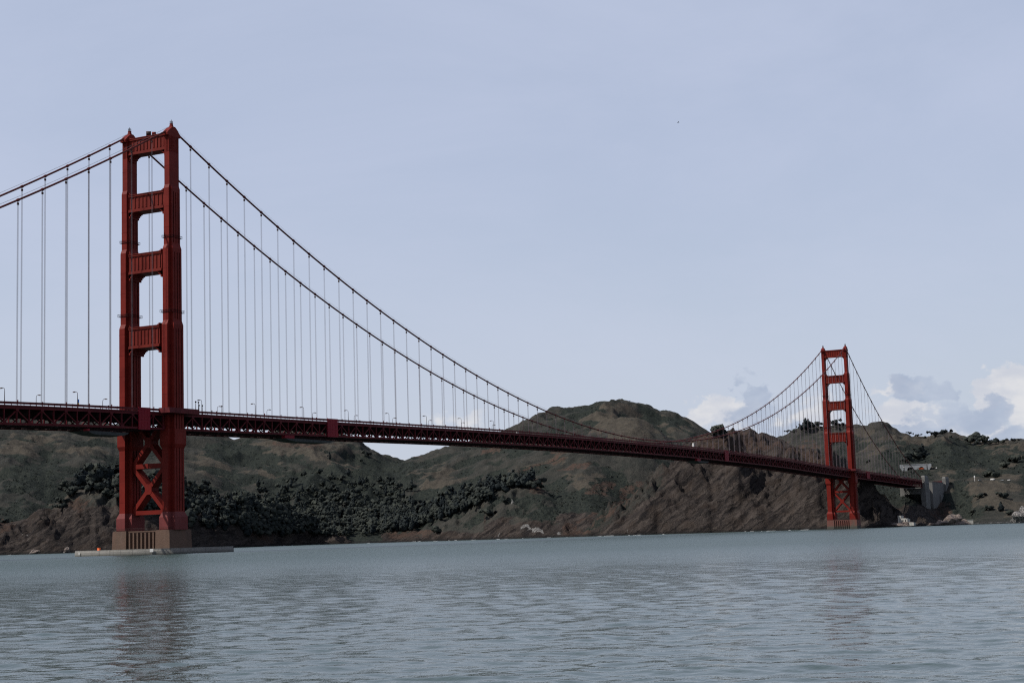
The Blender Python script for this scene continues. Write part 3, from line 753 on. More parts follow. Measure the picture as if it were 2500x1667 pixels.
# ------------------------------------------------------------------ piers and fender
def pier(oy, zt, mat, label, lift=False):
    root = tag(empty('bridge_pier', (0, oy, 0)), label, 'pier', 'concrete piers of the red bridge')
    A, B = 18.0, 8.4
    for sx in (-1, 1):
        x0, x1 = (9.3, A) if sx > 0 else (-A, -9.3)
        m = MB(); bt = .45
        m.loft([[(x0 - (bt if sx < 0 else 0), -B - bt, -3), (x1 + (bt if sx > 0 else 0), -B - bt, -3), (x1 + (bt if sx > 0 else 0), B + bt, -3), (x0 - (bt if sx < 0 else 0), B + bt, -3)],
                [(x0, -B, zt - .5), (x1, -B, zt - .5), (x1, B, zt - .5), (x0, B, zt - .5)]])
        m.box(x0 + .25, x1 - .25, -B + .25, B - .25, zt - .5, zt)
        m.build('pier_block', mat, root)
    c = MB(); c.box(-9.3, 9.3, -B + 1.6, B - 1.6, -3, zt - .15); c.build('pier_core', mat, root)
    for i in range(7):
        x = -7.6 + i * 2.5
        for s in (-1, 1):
            r_ = MB(); y0, y1 = s * (B - 1.6), s * (B - .45)
            r_.prism([(x - .95, y0), (x + .95, y0), (x + .45, y1), (x - .45, y1)], 'z', -3, zt - 1.0); r_.build('pier_rib', mat, root)
    rl = MB()
    for s in (-1, 1):
        for x in np.linspace(-A + .4, A - .4, 19): rl.bar((x, s * (B - .4), zt - .1), (x, s * (B - .4), zt + 1.2), .09)
        rl.bar((-A + .4, s * (B - .4), zt + 1.2), (A - .4, s * (B - .4), zt + 1.2), .1); rl.bar((-A + .4, s * (B - .4), zt + .6), (A - .4, s * (B - .4), zt + .6), .07)
        for y in np.linspace(-B + .4, B - .4, 9): rl.bar((s * (A - .4), y, zt - .1), (s * (A - .4), y, zt + 1.2), .09)
        rl.bar((s * (A - .4), -B + .4, zt + 1.2), (s * (A - .4), B - .4, zt + 1.2), .1)
    rl.build('pier_railing', M_lamp, root)
    return root
pier(0, 11.8, M_pier, 'brown concrete pier with ribs under the near tower')
pier(L, 10.6, M_pier2, 'red-stained concrete pier standing at the foot of the far tower')
fr = empty('fender', (.8, 0, 0))
tag(fr, 'long low grey concrete fender ring round the near pier', 'fender')
nseg = 40
for k in range(nseg):
    m = MB()
    t0, t1 = 2 * math.pi * k / nseg + .0012, 2 * math.pi * (k + 1) / nseg - .0012
    rows = []
    for t in np.linspace(t0, t1, 4):
        o = (46 * math.cos(t), 24 * math.sin(t)); i_ = (42 * math.cos(t), 20 * math.sin(t)); o2 = (46.25 * math.cos(t), 24.25 * math.sin(t))
        rows.append([(*o2, -3), (*o2, 1.9), (*o, 2.05), (*o, 2.75), (*i_, 2.75), (*i_, -3)])
    m.loft(rows); m.build('fender_block', M_fend, fr)
mk = MB().box(-.9, .9, -.1, .1, -.6, .6)
for (t, lab) in ((R(-112), 'small white marker plate at the left end of the fender'), (R(-52), 'small white marker plate at the middle of the fender')):
    pass
def sign_at(x, y, z, rz, w, h, mat, name, label, cat):
    o = MB().box(-w / 2, w / 2, -.08, .08, 0, h).build(name, mat); o.location = (x, y, z); o.rotation_euler = (0, 0, rz)
    tag(o, label, cat); return o
sign_at(-30.5, -18.6, .8, R(-30), 1.0, 1.3, M_white, 'marker_plate', 'small white plate near the left end of the grey fender', 'marker')
sign_at(19.0, -22.9, 1.2, R(10), 1.9, 1.5, M_white, 'marker_plate', 'pale square plate fixed on the middle of the grey fender', 'marker')
bx = empty('orange_box', (-17.5, -18.9, 2.75)); tag(bx, 'small orange equipment box standing on the fender by the pier corner', 'box')
MB().box(-.7, .7, -.5, .5, 0, 1.1).build('case', M_orange, bx); MB().box(-.78, .78, -.58, .58, 1.1, 1.25).build('lid', M_orange, bx)

# ------------------------------------------------------------------ deck
deck = tag(empty('bridge_deck', (0, 0, 0)), 'long red steel truss deck carrying the roadway across the water', 'bridge deck')
HP = PAN / 2
Y0, Y1 = -30 * HP, 211 * HP            # -228 .. 1608
ys = [Y0 + i * HP for i in range(int(round((Y1 - Y0) / HP)) + 1)]
def strip(name, x0, x1, ztop, zbot, mat, y0=None, y1=None):
    rings = []
    for y in ys:
        if (y0 is not None and y < y0) or (y1 is not None and y > y1): continue
        r_ = rail(y); rings.append([(x0, y, r_ + zbot), (x1, y, r_ + zbot), (x1, y, r_ + ztop), (x0, y, r_ + ztop)])
    return MB().loft(rings).build(name, mat, deck)
strip('road_slab', -12.9, 12.9, -1.75, -2.35, M_road)
for s in (-1, 1):
    x = s * HX
    strip('walkway_edge', x - .75, x + .75, -1.45, -1.95, M_rail)
    strip('top_chord', x - .45, x + .45, -2.05, -3.15, M_truss)
    strip('bottom_chord', x - .45, x + .45, -9.2, -10.25, M_truss)
    # railing: closely set bars read as a band, above a gap at the kerb
    rings = strip('railing_band', s * 14.3 - .05, s * 14.3 + .05, -.08, -1.02, M_rail)
    strip('handrail', s * 14.3 - .12, s * 14.3 + .12, .06, -.075, M_rail)
pm = MB().box(-.1, .1, -.14, .14, -1.6, .02).mesh('railing_post', M_rail)
pc = MB()
for s in (-1, 1):
    for y in np.arange(Y0, Y1, HP / 2):
        z = rail(y)
        pc.box(s * 14.3 - .1, s * 14.3 + .1, y - .13, y + .13, z - 1.6, z + .02)
for s in (-1, 1):
    for y in np.arange(Y0, Y1, PAN):
        z = rail(y); pc.box(s * 14.3 - .16, s * 14.3 + .16, y - .24, y + .24, z + .02, z + random.uniform(.35, 1.0))
        if random.random() < .5: pc.box(s * 14.0 - .2, s * 14.0 + .2, y + 4.1, y + 4.6, z - .5, z + random.uniform(.2, .7))
tag(pc.build('railing_post', M_rail, deck), kind='stuff')
# near-side truss members, one by one
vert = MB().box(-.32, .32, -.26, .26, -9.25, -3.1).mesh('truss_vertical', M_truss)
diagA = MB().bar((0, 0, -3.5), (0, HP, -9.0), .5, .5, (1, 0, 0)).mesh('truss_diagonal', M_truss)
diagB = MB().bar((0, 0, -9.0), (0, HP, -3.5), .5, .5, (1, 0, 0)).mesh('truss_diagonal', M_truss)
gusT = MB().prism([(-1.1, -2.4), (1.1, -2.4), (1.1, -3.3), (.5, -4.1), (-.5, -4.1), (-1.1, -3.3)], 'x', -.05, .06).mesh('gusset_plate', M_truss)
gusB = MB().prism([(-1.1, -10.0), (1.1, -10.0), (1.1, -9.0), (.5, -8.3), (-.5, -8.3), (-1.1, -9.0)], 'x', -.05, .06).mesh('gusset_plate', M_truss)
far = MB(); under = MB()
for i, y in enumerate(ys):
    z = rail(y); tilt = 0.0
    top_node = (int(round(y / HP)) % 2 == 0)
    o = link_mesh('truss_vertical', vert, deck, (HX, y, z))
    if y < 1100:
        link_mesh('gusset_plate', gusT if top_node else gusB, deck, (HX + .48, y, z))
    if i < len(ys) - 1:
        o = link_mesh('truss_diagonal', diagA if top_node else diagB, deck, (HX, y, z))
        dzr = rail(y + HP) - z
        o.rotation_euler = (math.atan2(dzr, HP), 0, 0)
    # far truss, floor beams and lateral bracing behind it
    far.box(-HX - .32, -HX + .32, y - .26, y + .26, z - 9.25, z - 3.1)
    if i < len(ys) - 1:
        z2 = rail(y + HP)
        a, b = ((-HX, y, z - 3.5), (-HX, y + HP, z2 - 9.0)) if top_node else ((-HX, y, z - 9.0), (-HX, y + HP, z2 - 3.5))
        far.bar(a, b, .5, .5, (1, 0, 0))
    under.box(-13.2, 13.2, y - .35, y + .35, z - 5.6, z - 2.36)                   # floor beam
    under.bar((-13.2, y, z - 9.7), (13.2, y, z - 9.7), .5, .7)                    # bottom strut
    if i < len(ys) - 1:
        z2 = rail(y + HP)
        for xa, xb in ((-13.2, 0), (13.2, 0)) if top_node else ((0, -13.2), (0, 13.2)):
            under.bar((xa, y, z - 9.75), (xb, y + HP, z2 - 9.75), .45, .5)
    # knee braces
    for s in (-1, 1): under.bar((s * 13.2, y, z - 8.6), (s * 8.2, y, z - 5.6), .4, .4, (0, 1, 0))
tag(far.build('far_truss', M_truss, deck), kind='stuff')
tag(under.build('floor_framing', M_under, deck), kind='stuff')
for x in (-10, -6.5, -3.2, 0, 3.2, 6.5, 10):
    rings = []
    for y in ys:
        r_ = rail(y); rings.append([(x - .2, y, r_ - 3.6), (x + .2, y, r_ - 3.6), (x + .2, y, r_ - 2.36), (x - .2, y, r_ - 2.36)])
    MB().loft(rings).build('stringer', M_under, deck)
# plain red expansion-joint panels
for y0, y1, dzb in ((-26.8, -18.3, -10.6), (136.6, 147.2, -10.3), (807, 817.4, -10.3), (1315, 1330, -8.5)):
    z0, z1 = rail(y0), rail(y1)
    m = MB(); m.loft([[(HX + .62, y0, z0 + dzb), (HX + 1.0, y0, z0 + dzb), (HX + 1.0, y0, z0 + .25), (HX + .62, y0, z0 + .25)],
                      [(HX + .62, y1, z1 + dzb), (HX + 1.0, y1, z1 + dzb), (HX + 1.0, y1, z1 + .25), (HX + .62, y1, z1 + .25)]])
    pn = m.build('cover_panel', M_panel, deck)
    rb = MB()
    for q in np.linspace(0, 1, 5)[1:-1]:
        y = y0 + (y1 - y0) * q; zz = rail(y); rb.box(HX + 1.0, HX + 1.06, y - .06, y + .06, zz + dzb + .2, zz)
    for zz in np.linspace(-9.2, -1, 6):
        rb.box(HX + 1.003, HX + 1.05, y0 + .1, y1 - .1, z0 + (z1 - z0) * .5 + zz - .05, z0 + (z1 - z0) * .5 + zz + .05)
    rb.build('panel_seam', M_panel, pn)
# walkway platforms wrapping the outside of the tower legs
for oy in (0, L):
    for s in (-1, 1):
        z = rail(oy)
        m = MB(); x0, x1 = s * 14.2, s * 21.2
        m.box(min(x0, x1), max(x0, x1), oy - 11.5, oy + 11.5, z - 2.3, z - 1.3)
        x2, x3 = s * 21.0, s * 21.25
        m.box(min(x2, x3), max(x2, x3), oy - 11.5, oy + 11.5, z - 1.3, z + .25)
        for e in (-11.5, 11.3): m.box(min(x0, x1), max(x0, x1), oy + e, oy + e + .2, z - 1.3, z + .25)
        m.build('tower_walkway', M_rail, deck)

# ------------------------------------------------------------------ main cables
def cable(sx, label):
    root = tag(empty('main_cable', (0, 0, 0)), label, 'bridge cable', 'main cables of the red bridge')
    x = sx * HX
    yy = list(np.arange(-343, -5, 7.62)) + [-4.2, -2.4, 0, 2.4, 4.2] + list(np.arange(7.62, L - 5, 7.62)) + [L - 4.2, L - 2.4, L, L + 2.4, L + 4.2] + list(np.arange(L + 7.62, 1609, 7.62)) + [1609]
    MB().tube([(x, y, cab(y) - (1.0 if min(abs(y), abs(y - L)) < 1 else .35 if min(abs(y), abs(y - L)) < 3 else 0)) for y in yy], .47, 8).build('cable', M_cable, root, True)
    hr = MB()
    for s in (-1, 1):
        pts = [(x + s * .45, y, cab(y) + 1.5) for y in yy]
        hr.tube(pts, .035, 4)
    hr.build('hand_line', M_rope, root)
    rope = MB()
    for dy in (-.24, .24):
        for dx in (-.16, .16):
            rope.tube([(dx, dy, 0), (dx, dy, -1)], .042, 5)
    rme = rope.mesh('suspender', M_rope)
    soc = MB().box(-.3, .3, -.42, .42, -2.2, -1.2).mesh('socket', M_lamp)
    bm_ = MB().tube([(0, -.85, 0), (0, -.55, 0), (0, .55, 0), (0, .85, 0)], .7, 8, [.52, .69, .69, .52]).mesh('cable_band', M_cable)
    lst = [k * PAN for k in range(-21, 0)] + [k * PAN for k in range(1, 82)] + [L + k * PAN for k in range(1, 23)]
    for y in lst:
        z = cab(y); zt = rail(y) - 1.2
        sl = math.atan2(cab(y + 1) - cab(y - 1), 2)
        o = link_mesh('cable_band', bm_, root, (x, y, z)); o.rotation_euler = (sl, 0, 0)
        if z - zt > 1.5:
            o = link_mesh('suspender', rme, root, (x, y, z - .3)); o.scale = (1, 1, z - .3 - zt)
            if z - zt > 8: link_mesh('socket', soc, root, (x, y, z))
    return root
cable(1, 'nearer main cable sweeping from the near tower down to mid-span')
cable(-1, 'farther main cable hanging behind the nearer one across the bridge')

# ------------------------------------------------------------------ lamps on the deck
def make_lamp():
    root = empty('street_lamp')
    MB().tube([(0, 0, -1.5), (0, 0, 5.0)], .13, 6, [.2, .12]).build('post', M_lamp, root)
    MB().tube([(0, 0, 5.0), (-.12, 0, 5.6), (-.5, 0, 6.05), (-1.0, 0, 6.2), (-1.6, 0, 6.15)], .1, 6).build('arm', M_lamp, root)
    h = MB().loft([[(-1.3, -.2, 5.98), (-1.3, .2, 5.98), (-1.3, .2, 6.3), (-1.3, -.2, 6.3)], [(-2.0, -.36, 5.92), (-2.0, .36, 5.92), (-2.0, .3, 6.34), (-2.0, -.3, 6.34)], [(-2.9, -.25, 5.95), (-2.9, .25, 5.95), (-2.9, .15, 6.12), (-2.9, -.15, 6.12)]]).build('lamp_head', M_lamp, root)
    MB().box(-2.7, -1.9, -.2, .2, 5.84, 5.915).build('lens', M_glass, h)
    return root
lamp0 = make_lamp(); km = kid_map(lamp0); first = True
ORD = ['first', 'second', 'third', 'fourth', 'fifth', 'sixth', 'seventh', 'eighth', 'ninth', 'tenth', 'eleventh', 'twelfth', 'thirteenth', 'fourteenth', 'fifteenth', 'sixteenth', 'seventeenth', 'eighteenth', 'nineteenth', 'twentieth',
       'twenty-first', 'twenty-second', 'twenty-third', 'twenty-fourth', 'twenty-fifth', 'twenty-sixth', 'twenty-seventh', 'twenty-eighth', 'twenty-ninth', 'thirtieth']
for s, side in ((1, 'near'), (-1, 'far')):
    kl = kr = 0
    for k in range(-4, 35):
        y = 24.2 + 45.72 * k
        if abs(y + 21.5) < 3 and s > 0: continue
        if abs(y - L) < 14 or y > 1590: continue
        o = lamp0 if first else copy_tree(lamp0, None, km)
        o.location = (s * 12.75, y, rail(y)); o.rotation_euler = (0, 0, 0 if s > 0 else math.pi)
        if y < 0:
            n = [q for q in range(-4, 0) if s < 0 or q != -1]; pos = n[::-1].index(k)
            lab = f'hooked street lamp on the {side} railing, {ORD[pos]} left of the near tower'
        elif y < L:
            lab = f'hooked street lamp on the {side} railing, {ORD[kr]} right of the near tower'; kr += 1
        else:
            lab = f'hooked street lamp on the {side} railing, {ORD[kl]} right of the far tower'; kl += 1
        tag(o, lab, 'street lamp', 'hooked street lamps along the deck railings'); first = False
bn = empty('banner', (12.75, 24.2 - 2 * 45.72, rail(-67.3)))
tag(bn, 'blue and yellow banner hung on a lamp post left of the near tower', 'banner')
MB().box(-.1, .1, .2, .95, .9, 2.6).build('blue_cloth', M_blue, bn); MB().box(-.1, .1, .2, .95, .2, .897).build('yellow_cloth', M_yellow, bn)
def post_lamp(): 
    root = empty('post_lamp')
    MB().tube([(0, 0, -1.5), (0, 0, 2.6)], .16, 6, [.2, .12]).build('post', M_lamp, root)
    MB().tube([(0, 0, 2.6), (0, 0, 2.75), (0, 0, 3.2), (0, 0, 3.4)], .4, 8, [.18, .42, .42, .2]).build('lantern', M_lamp, root)
    return root
pl0 = post_lamp(); km = kid_map(pl0); first = True
for x, y, dz_, lab in ((20.9, 9.0, .9, 'short post lamp on the tower walkway beside the right leg'), (20.9, 11.2, .7, 'short post lamp at the right corner of the tower walkway'),
                  (14.0, 20.4, 0, 'left one of two short post lamps just right of the tower walkway'), (14.0, 23.0, 0, 'right one of two short post lamps just right of the tower walkway'), (14.0, 39.2, .3, 'single short post lamp beside a suspender right of the near tower'),
                  (-13.9, -16.0, 0, 'short post lamp on the far railing left of the near tower'), (-13.9, 25.5, 0, 'short post lamp seen between the near tower legs')):
    o = pl0 if first else copy_tree(pl0, None, km); first = False
    o.location = (x, y, rail(y) + dz_); tag(o, lab, 'post lamp', 'short post lamps round the near tower')
# white cabinets on the deck
def cabinet(x, y, lab):
    r_ = empty('cabinet', (x, y, rail(y)))
    tag(r_, lab, 'cabinet', 'white roadside cabinets')
    MB().box(-.7, .7, -.8, .8, .2, 3.4).build('case', M_white, r_); MB().box(-.3, .3, -.3, .3, -1.7, .2).build('stand', M_lamp, r_)
cabinet(-13.2, 431, 'small white cabinet on the deck below a lamp post, before mid-span')
cabinet(13.2, 727.8, 'small white cabinet on the deck just past the low point of the cables')
# maintenance travellers under the deck
def traveller(y0, y1, xa, xb, solid, lab):
    zc = rail((y0 + y1) / 2) - 10.4
    r_ = empty('maintenance_platform', ((xa + xb) / 2, (y0 + y1) / 2, zc)); tag(r_, lab, 'work platform', 'work platforms slung under the deck')
    w = abs(xb - xa) / 2; l = (y1 - y0) / 2
    m = MB(); m.box(-w, w, -l, l, -1.75, -1.5)
    for q in np.linspace(-1, 1, 13):
        for s in (-1, 1): m.bar((s * w, q * l, -1.6), (s * w, q * l, -.02), .12)
    for s in (-1, 1):
        m.bar((s * w, -l, -.7), (s * w, l, -.7), .12); m.bar((-w, s * l, -.7), (w, s * l, -.7), .12)
    m.build('scaffold_frame', M_under, r_)
    b = MB().box(w - 2.2, w + .3, -l - .3, -l + (8.5 if solid else 1.2), -1.9, .02 if solid else -.9); b.build('red_cabin', M_panel, r_)
    # hanging net
    n = 14; rows = []
    for i in range(n + 1):
        t = i / n; sag = -1.8 - 2.2 * math.sin(math.pi * min(1, t * 1.02)) ** .45 - .25 * math.sin(t * 9)
        y = -l + 2 * l * t + (0 if t else .2)
        rows.append([(-w, y, -1.76), (-w * .5, y, sag * .9), (0, y, sag), (w * .5, y, sag * .95), (w + .1, y, -1.77 + (sag + 1.7) * .75), (w + .1, y, -1.76)])
    MB().loft(rows).build('debris_net', M_tarp, r_)
traveller(-61.5, -33, 2, 13.6, False, 'dark work platform with a net slung under the deck left of the near tower')
traveller(96, 144, 2, 13.6, True, 'work platform with a red cabin and grey net right of the near tower')
traveller(735, 765, 2, 13.6, True, 'small distant work platform under the deck in front of the cliff')

# ------------------------------------------------------------------ north anchorage
def pylon(y0, y1, zb, zt, lab):
    r_ = empty('pylon', (0, (y0 + y1) / 2, 0)); tag(r_, lab, 'pylon', 'concrete pylons at the far end of the bridge')
    l = (y1 - y0) / 2
    for s in (-1, 1):
        x = s * 14.6
        m = MB()
        m.loft([[(x - 3.4, -l - 1.2, zb - 25), (x + 3.4, -l - 1.2, zb - 25), (x + 3.4, l + 1.2, zb - 25), (x - 3.4, l + 1.2, zb - 25)], [(x - 3, -l, zt - 9), (x + 3, -l, zt - 9), (x + 3, l, zt - 9), (x - 3, l, zt - 9)],
                [(x - 2.6, -l + 1, zt - 8.6), (x + 2.6, -l + 1, zt - 8.6), (x + 2.6, l - 1, zt - 8.6), (x - 2.6, l - 1, zt - 8.6)], [(x - 2.6, -l + 1, zt - 2), (x + 2.6, -l + 1, zt - 2), (x + 2.6, l - 1, zt - 2), (x - 2.6, l - 1, zt - 2)],
                [(x - 1.8, -l + 3, zt), (x + 1.8, -l + 3, zt), (x + 1.8, l - 3, zt), (x - 1.8, l - 3, zt)]])
        sh = m.build('shaft', M_pylon, r_)
        rb = MB()
        for q in (-.5, 0, .5):
            rb.box(x + 3.0, x + 3.35, q * l - .8, q * l + .8, zb - 20, zt - 10)
        rb.box(x - 1.3, x + 1.3, -l - .35, -l + .3, zb - 20, zt - 10)
        rb.build('rib', M_pylon, sh)
    MB().box(-11.4, 11.4, -l + .5, l - .5, 44, rail((y0 + y1) / 2) - 11.0).build('cross_wall', M_pylon, r_)
    return r_
pylon(1609.5, 1633, 30, 69.5, 'first pale concrete pylon where the nearer cable comes down')
pylon(1741, 1765, 33, 70.0, 'second pale concrete pylon at the right end of the anchorage wall')
an = empty('anchorage', (0, 1687, 0)); tag(an, 'stepped grey concrete anchorage block between the two pylons', 'anchorage')
MB().box(-14, 14.5, -20, 52, 10, 61.3).build('main_block', M_pylon, an)
MB().box(-14, 16.2, 22, 52.5, 8, 44).build('lower_block', M_pylon, an)
MB().box(-14, 5, -52, -20, 10, 59.5).build('side_block', M_pylon, an)
MB().box(-14.4, 14.9, -20.4, 52.4, 61.3, 62.0).build('coping', M_pylon, an)
ar = empty('approach_span', (0, 1830, 0)); tag(ar, 'dark red steel approach span beyond the second pylon', 'bridge span')
MB().box(-13.5, 14.4, -64, 66, 61.5, 64.6).build('deck_girder', M_truss, ar)
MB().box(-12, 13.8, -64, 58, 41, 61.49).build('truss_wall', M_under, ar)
m = MB()
for y in np.arange(-62, 58, 9.0):
    m.bar((14.0, y, 41), (14.0, y, 61.5), .8); m.bar((14.0, y, 41), (14.0, y + 9, 61.5), .6)
m.bar((14.0, -64, 53.5), (14.0, 58, 53.5), .7); m.bar((14.0, -64, 41), (14.0, 58, 41), .9)
m.build('steel_framing', M_truss, ar)

# ------------------------------------------------------------------ tunnel, road, cars, small buildings
tp = ground_at(2245, 1146)
dirp = (Vector((CAM[0], CAM[1], 0)) - Vector((tp.x, tp.y, 0))).normalized()
rz = math.atan2(dirp.y, dirp.x) + math.pi / 2
tn = empty('tunnel_portal', (tp.x, tp.y, tp.z - 2), rz); tn.scale = (.64, .64, .64); tag(tn, 'pale concrete tunnel portal with two round arches on the hillside', 'tunnel')
def arch_wall():
    m = MB(); r_ = 6.3; H = 14.6; Wd = 30
    cs = (-12.2, 14.5)
    segs = []
    xs_ = [-27, cs[0] - r_, cs[0] + r_, cs[1] - r_, cs[1] + r_, 29]
    for a, b in ((0, 1), (2, 3), (4, 5)):
        x0, x1 = xs_[a], xs_[b]
        top0 = H; m.box(x0 if a != 0 else x0 + 2, x1 if b != 5 else x1 - 2, -1.2, 14, -4, H)
    for c in cs:
        n = 14
        for i in range(n):
            t0, t1 = math.pi * i / n, math.pi * (i + 1) / n
            x0, z0, x1, z1 = c + r_ * math.cos(t0), 3.2 + r_ * math.sin(t0), c + r_ * math.cos(t1), 3.2 + r_ * math.sin(t1)
            m.prism([(x0, z0), (x1, z1), (x1, H), (x0, H)], 'y', -1.2, 14)
    return m
arch_wall().build('portal_wall', M_portal, tn)
MB().box(-29, 31, -1.8, 14.2, 14.6, 16.0).build('parapet', M_portal, tn)
for s in (-1, 1):
    x = -27 if s < 0 else 29
    MB().prism([(x, -4), (x + s * 9, 9), (x + s * 9, 16), (x, 16)] if s > 0 else [(x + s * 9, 16), (x + s * 9, 9), (x, -4), (x, 16)], 'y', -1.5, 12).build('wing_wall', M_portal, tn)
for c in (-12.2, 14.5):
    g = MB(); n = 14
    for i in range(n):
        t0, t1 = math.pi * i / n, math.pi * (i + 1) / n
        g.prism([(c + 6.2 * math.cos(t0), 3.2 + 6.2 * math.sin(t0)), (c + 7.3 * math.cos(t0), 3.2 + 7.3 * math.sin(t0)), (c + 7.3 * math.cos(t1), 3.2 + 7.3 * math.sin(t1)), (c + 6.2 * math.cos(t1), 3.2 + 6.2 * math.sin(t1))], 'y', -1.7, -1.203)
    g.build('arch_ring', M_cgrey, tn)
    MB().box(c - 6.4, c + 6.4, 12, 12.5, -4, 10).build('tunnel_bore', M_dark, tn)
sg = MB().box(-3.2, 3.2, -.2, .2, 0, .9).build('orange_barrier', M_orange); sg.location = Vector((tp.x, tp.y, tp.z + .6)) + Vector((math.cos(rz), math.sin(rz), 0)) * 14.5 * .64 + Vector((dirp.x, dirp.y, 0)) * 1.2
sg.rotation_euler = (0, 0, rz); tag(sg, 'bright orange bar across the right-hand tunnel arch', 'barrier')

def make_car(mat, van=False):
    r_ = empty('parked_car')
    b = MB()
    if van:
        b.prism([(-2.9, .35), (2.9, .35), (2.9, 1.2), (2.3, 2.4), (-2.9, 2.5)], 'y', -1, 1)
    else:
        b.prism([(-2.2, .35), (2.2, .35), (2.25, .8), (1.3, .95), (.6, 1.5), (-1.2, 1.5), (-1.9, 1.0), (-2.2, .95)], 'y', -.88, .88)
    bo = b.build('body', mat, r_)
    g = MB()
    for s in (-1, 1):
        if van: g.box(1.0, 2.2, s * 1.0 - .03, s * 1.0 + .03, 1.35, 2.05)
        else: g.prism([(1.05, 1.0), (.5, 1.4), (-1.1, 1.4), (-1.6, 1.02)], 'y', s * .88 - .03, s * .88 + .03)
    g.build('window', M_cglass, r_)
    for x in (-1.35, 1.35):
        for s in (-1, 1):
            MB().tube([(x, s * .95 - .12, .35), (x, s * .95 + .12, .35)], .35, 10).build('wheel', M_tyre, r_)
    return r_
carW = make_car(M_white); carV = make_car(M_white, True); carG = make_car(M_cgrey)
protos = {'w': (carW, kid_map(carW)), 'v': (carV, kid_map(carV)), 'g': (carG, kid_map(carG))}
usedc = set()
for u, v, k, lab in ((2432, 1171, 'v', 'white van, the larger of the vehicles on the right-hand road'), (2473, 1172, 'w', 'white car farthest right on the road by the shore'), (2455, 1172, 'g', 'grey car between two white vehicles on the right-hand road'),
                     (2398, 1173, 'g', 'grey car left of the white van on the road'), (2298, 1145, 'w', 'white car just right of the tunnel portal'), (2216, 1142, 'w', 'white car in front of the left tunnel arch')):
    p = ground_at(u, v + 2) if v > 1160 else ground_at(u, v)
    pr, km = protos[k]
    o = pr if k not in usedc else copy_tree(pr, None, km); usedc.add(k)
    p2 = ground_at(u + 8, v + 2) if v > 1160 else ground_at(u + 8, v)
    o.location = p + Vector((0, 0, .35)); o.rotation_euler = (0, 0, math.atan2(p2.y - p.y, p2.x - p.x) if v > 1160 else rz + 1.57)
    tag(o, lab, 'van' if k == 'v' else 'car', 'vehicles on the far road')
p = ground_at(2389, 1174); sp_ = empty('signpost', p); tag(sp_, 'tall white signpost standing beside the right-hand road', 'signpost')
MB().tube([(0, 0, -2), (0, 0, 8.2)], .28, 6).build('post', M_white, sp_); MB().box(-.9, .9, -.2, .2, 5.6, 8.0).build('plate', M_white, sp_)

# white ruin on the rocks right of the far pier
def rock_mesh(name, seed, sx, sy, sz, mat):
    import bmesh
    g = np.random.default_rng(seed); bm = bmesh.new(); bmesh.ops.create_icosphere(bm, subdivisions=3, radius=1)
    for v in bm.verts:
        q = np.array(v.co); n = 0
        for o in range(3):
            f_ = 1.3 * 2 ** o; n += (math.sin(q[0] * f_ * 2.1 + seed) * math.sin(q[1] * f_ * 1.7 + seed * 2.3) + math.sin(q[2] * f_ * 2.6 + q[0] * f_ + seed)) / 2 ** o
        v.co = v.co * (1 + .22 * n + g.uniform(-.07, .07))
        v.co.x *= sx; v.co.y *= sy; v.co.z *= sz
    me = bpy.data.meshes.new(name); bm.to_mesh(me); bm.free(); me.materials.append(mat); return me
def rock_mat(name, a, b_, w):
    m, t, b = base_mat(name); g = t.n('ShaderNodeNewGeometry').outputs['Position']
    n1 = t.noise(g, .35, 6, .65); n2 = t.noise(g, .9, 5, .6); sp = t.n('ShaderNodeSeparateXYZ'); t.l(g, sp.inputs[0])
    col = t.mix(t.ramp(n1, .35, .65), (*a, 1), (*b_, 1)); col = t.mix(t.math('MULTIPLY', t.ramp(n2, .5, .66), w), col, (.5, .48, .44, 1))
    col = t.mix(t.ramp(sp.outputs[2], 2.2, .6), col, (.02, .02, .02, 1))
    t.l(col, b.inputs['Base Color']); b.inputs['Roughness'].default_value = .9
    bp = t.n('ShaderNodeBump'); bp.inputs['Distance'].default_value = .8; t.l(n2, bp.inputs['Height']); t.l(bp.outputs[0], b.inputs['Normal'])
    return m
M_rock = rock_mat('brown_sea_rock', (.06, .045, .038), (.15, .11, .09), .25)
M_rockw = rock_mat('white_streaked_rock', (.035, .033, .034), (.10, .09, .085), .9)
def place(u, D, z=0.0):
    d = direction(u, 1290); h = math.hypot(d[0], d[1]); return Vector((CAM[0] + d[0] / h * D, CAM[1] + d[1] / h * D, z))
ro = [(2203, 1972, 9, 7, 5, M_rock, 'reddish rock under the white ruin right of the far pier'), (2222, 1976, 9, 7, 3.6, M_rock, 'low rock at the right foot of the white ruin'),
      (2298, 2025, 8, 6, 5.2, M_rock, 'rounded brown rock at the water right of the white ruin'), (2330, 2060, 13, 9, 9, M_rock, 'largest rounded brown rock on the right-hand shore'), (2352, 2075, 9, 7, 5, M_rock, 'low brown rock right of the largest shore rock'),
      (2278, 2010, 6, 5, 2.4, M_rock, 'flat small rock between the white ruin and the rounded rocks'), (2497, 2050, 13, 9, 13, M_rockw, 'dark white-speckled sea stack at the right edge of the water'), (2481, 2060, 7, 6, 4, M_rockw, 'small dark rock left of the white-speckled sea stack'),
      (84, 1970, 5, 4, 4, M_rock, 'small pale rock at the foot of the left bluff'), (163, 1965, 4.5, 4, 4.6, M_rock, 'upright pale rock in the water left of the fender')]
for i, (u, D, sx, sy, sz, mt, lab) in enumerate(ro):
    o = link_mesh('rock', rock_mesh('rock', i * 3 + 2, sx, sy, sz, mt), None, place(u, D, sz * .35)); o.rotation_euler = (0, 0, i * 1.3); tag(o, lab, 'rock', 'rocks along the water line')
rp = place(2212, 1974, 4.2); ru = empty('ruin', rp, R(-18)); tag(ru, 'roofless white stone ruin on the rocks right of the far pier', 'building')
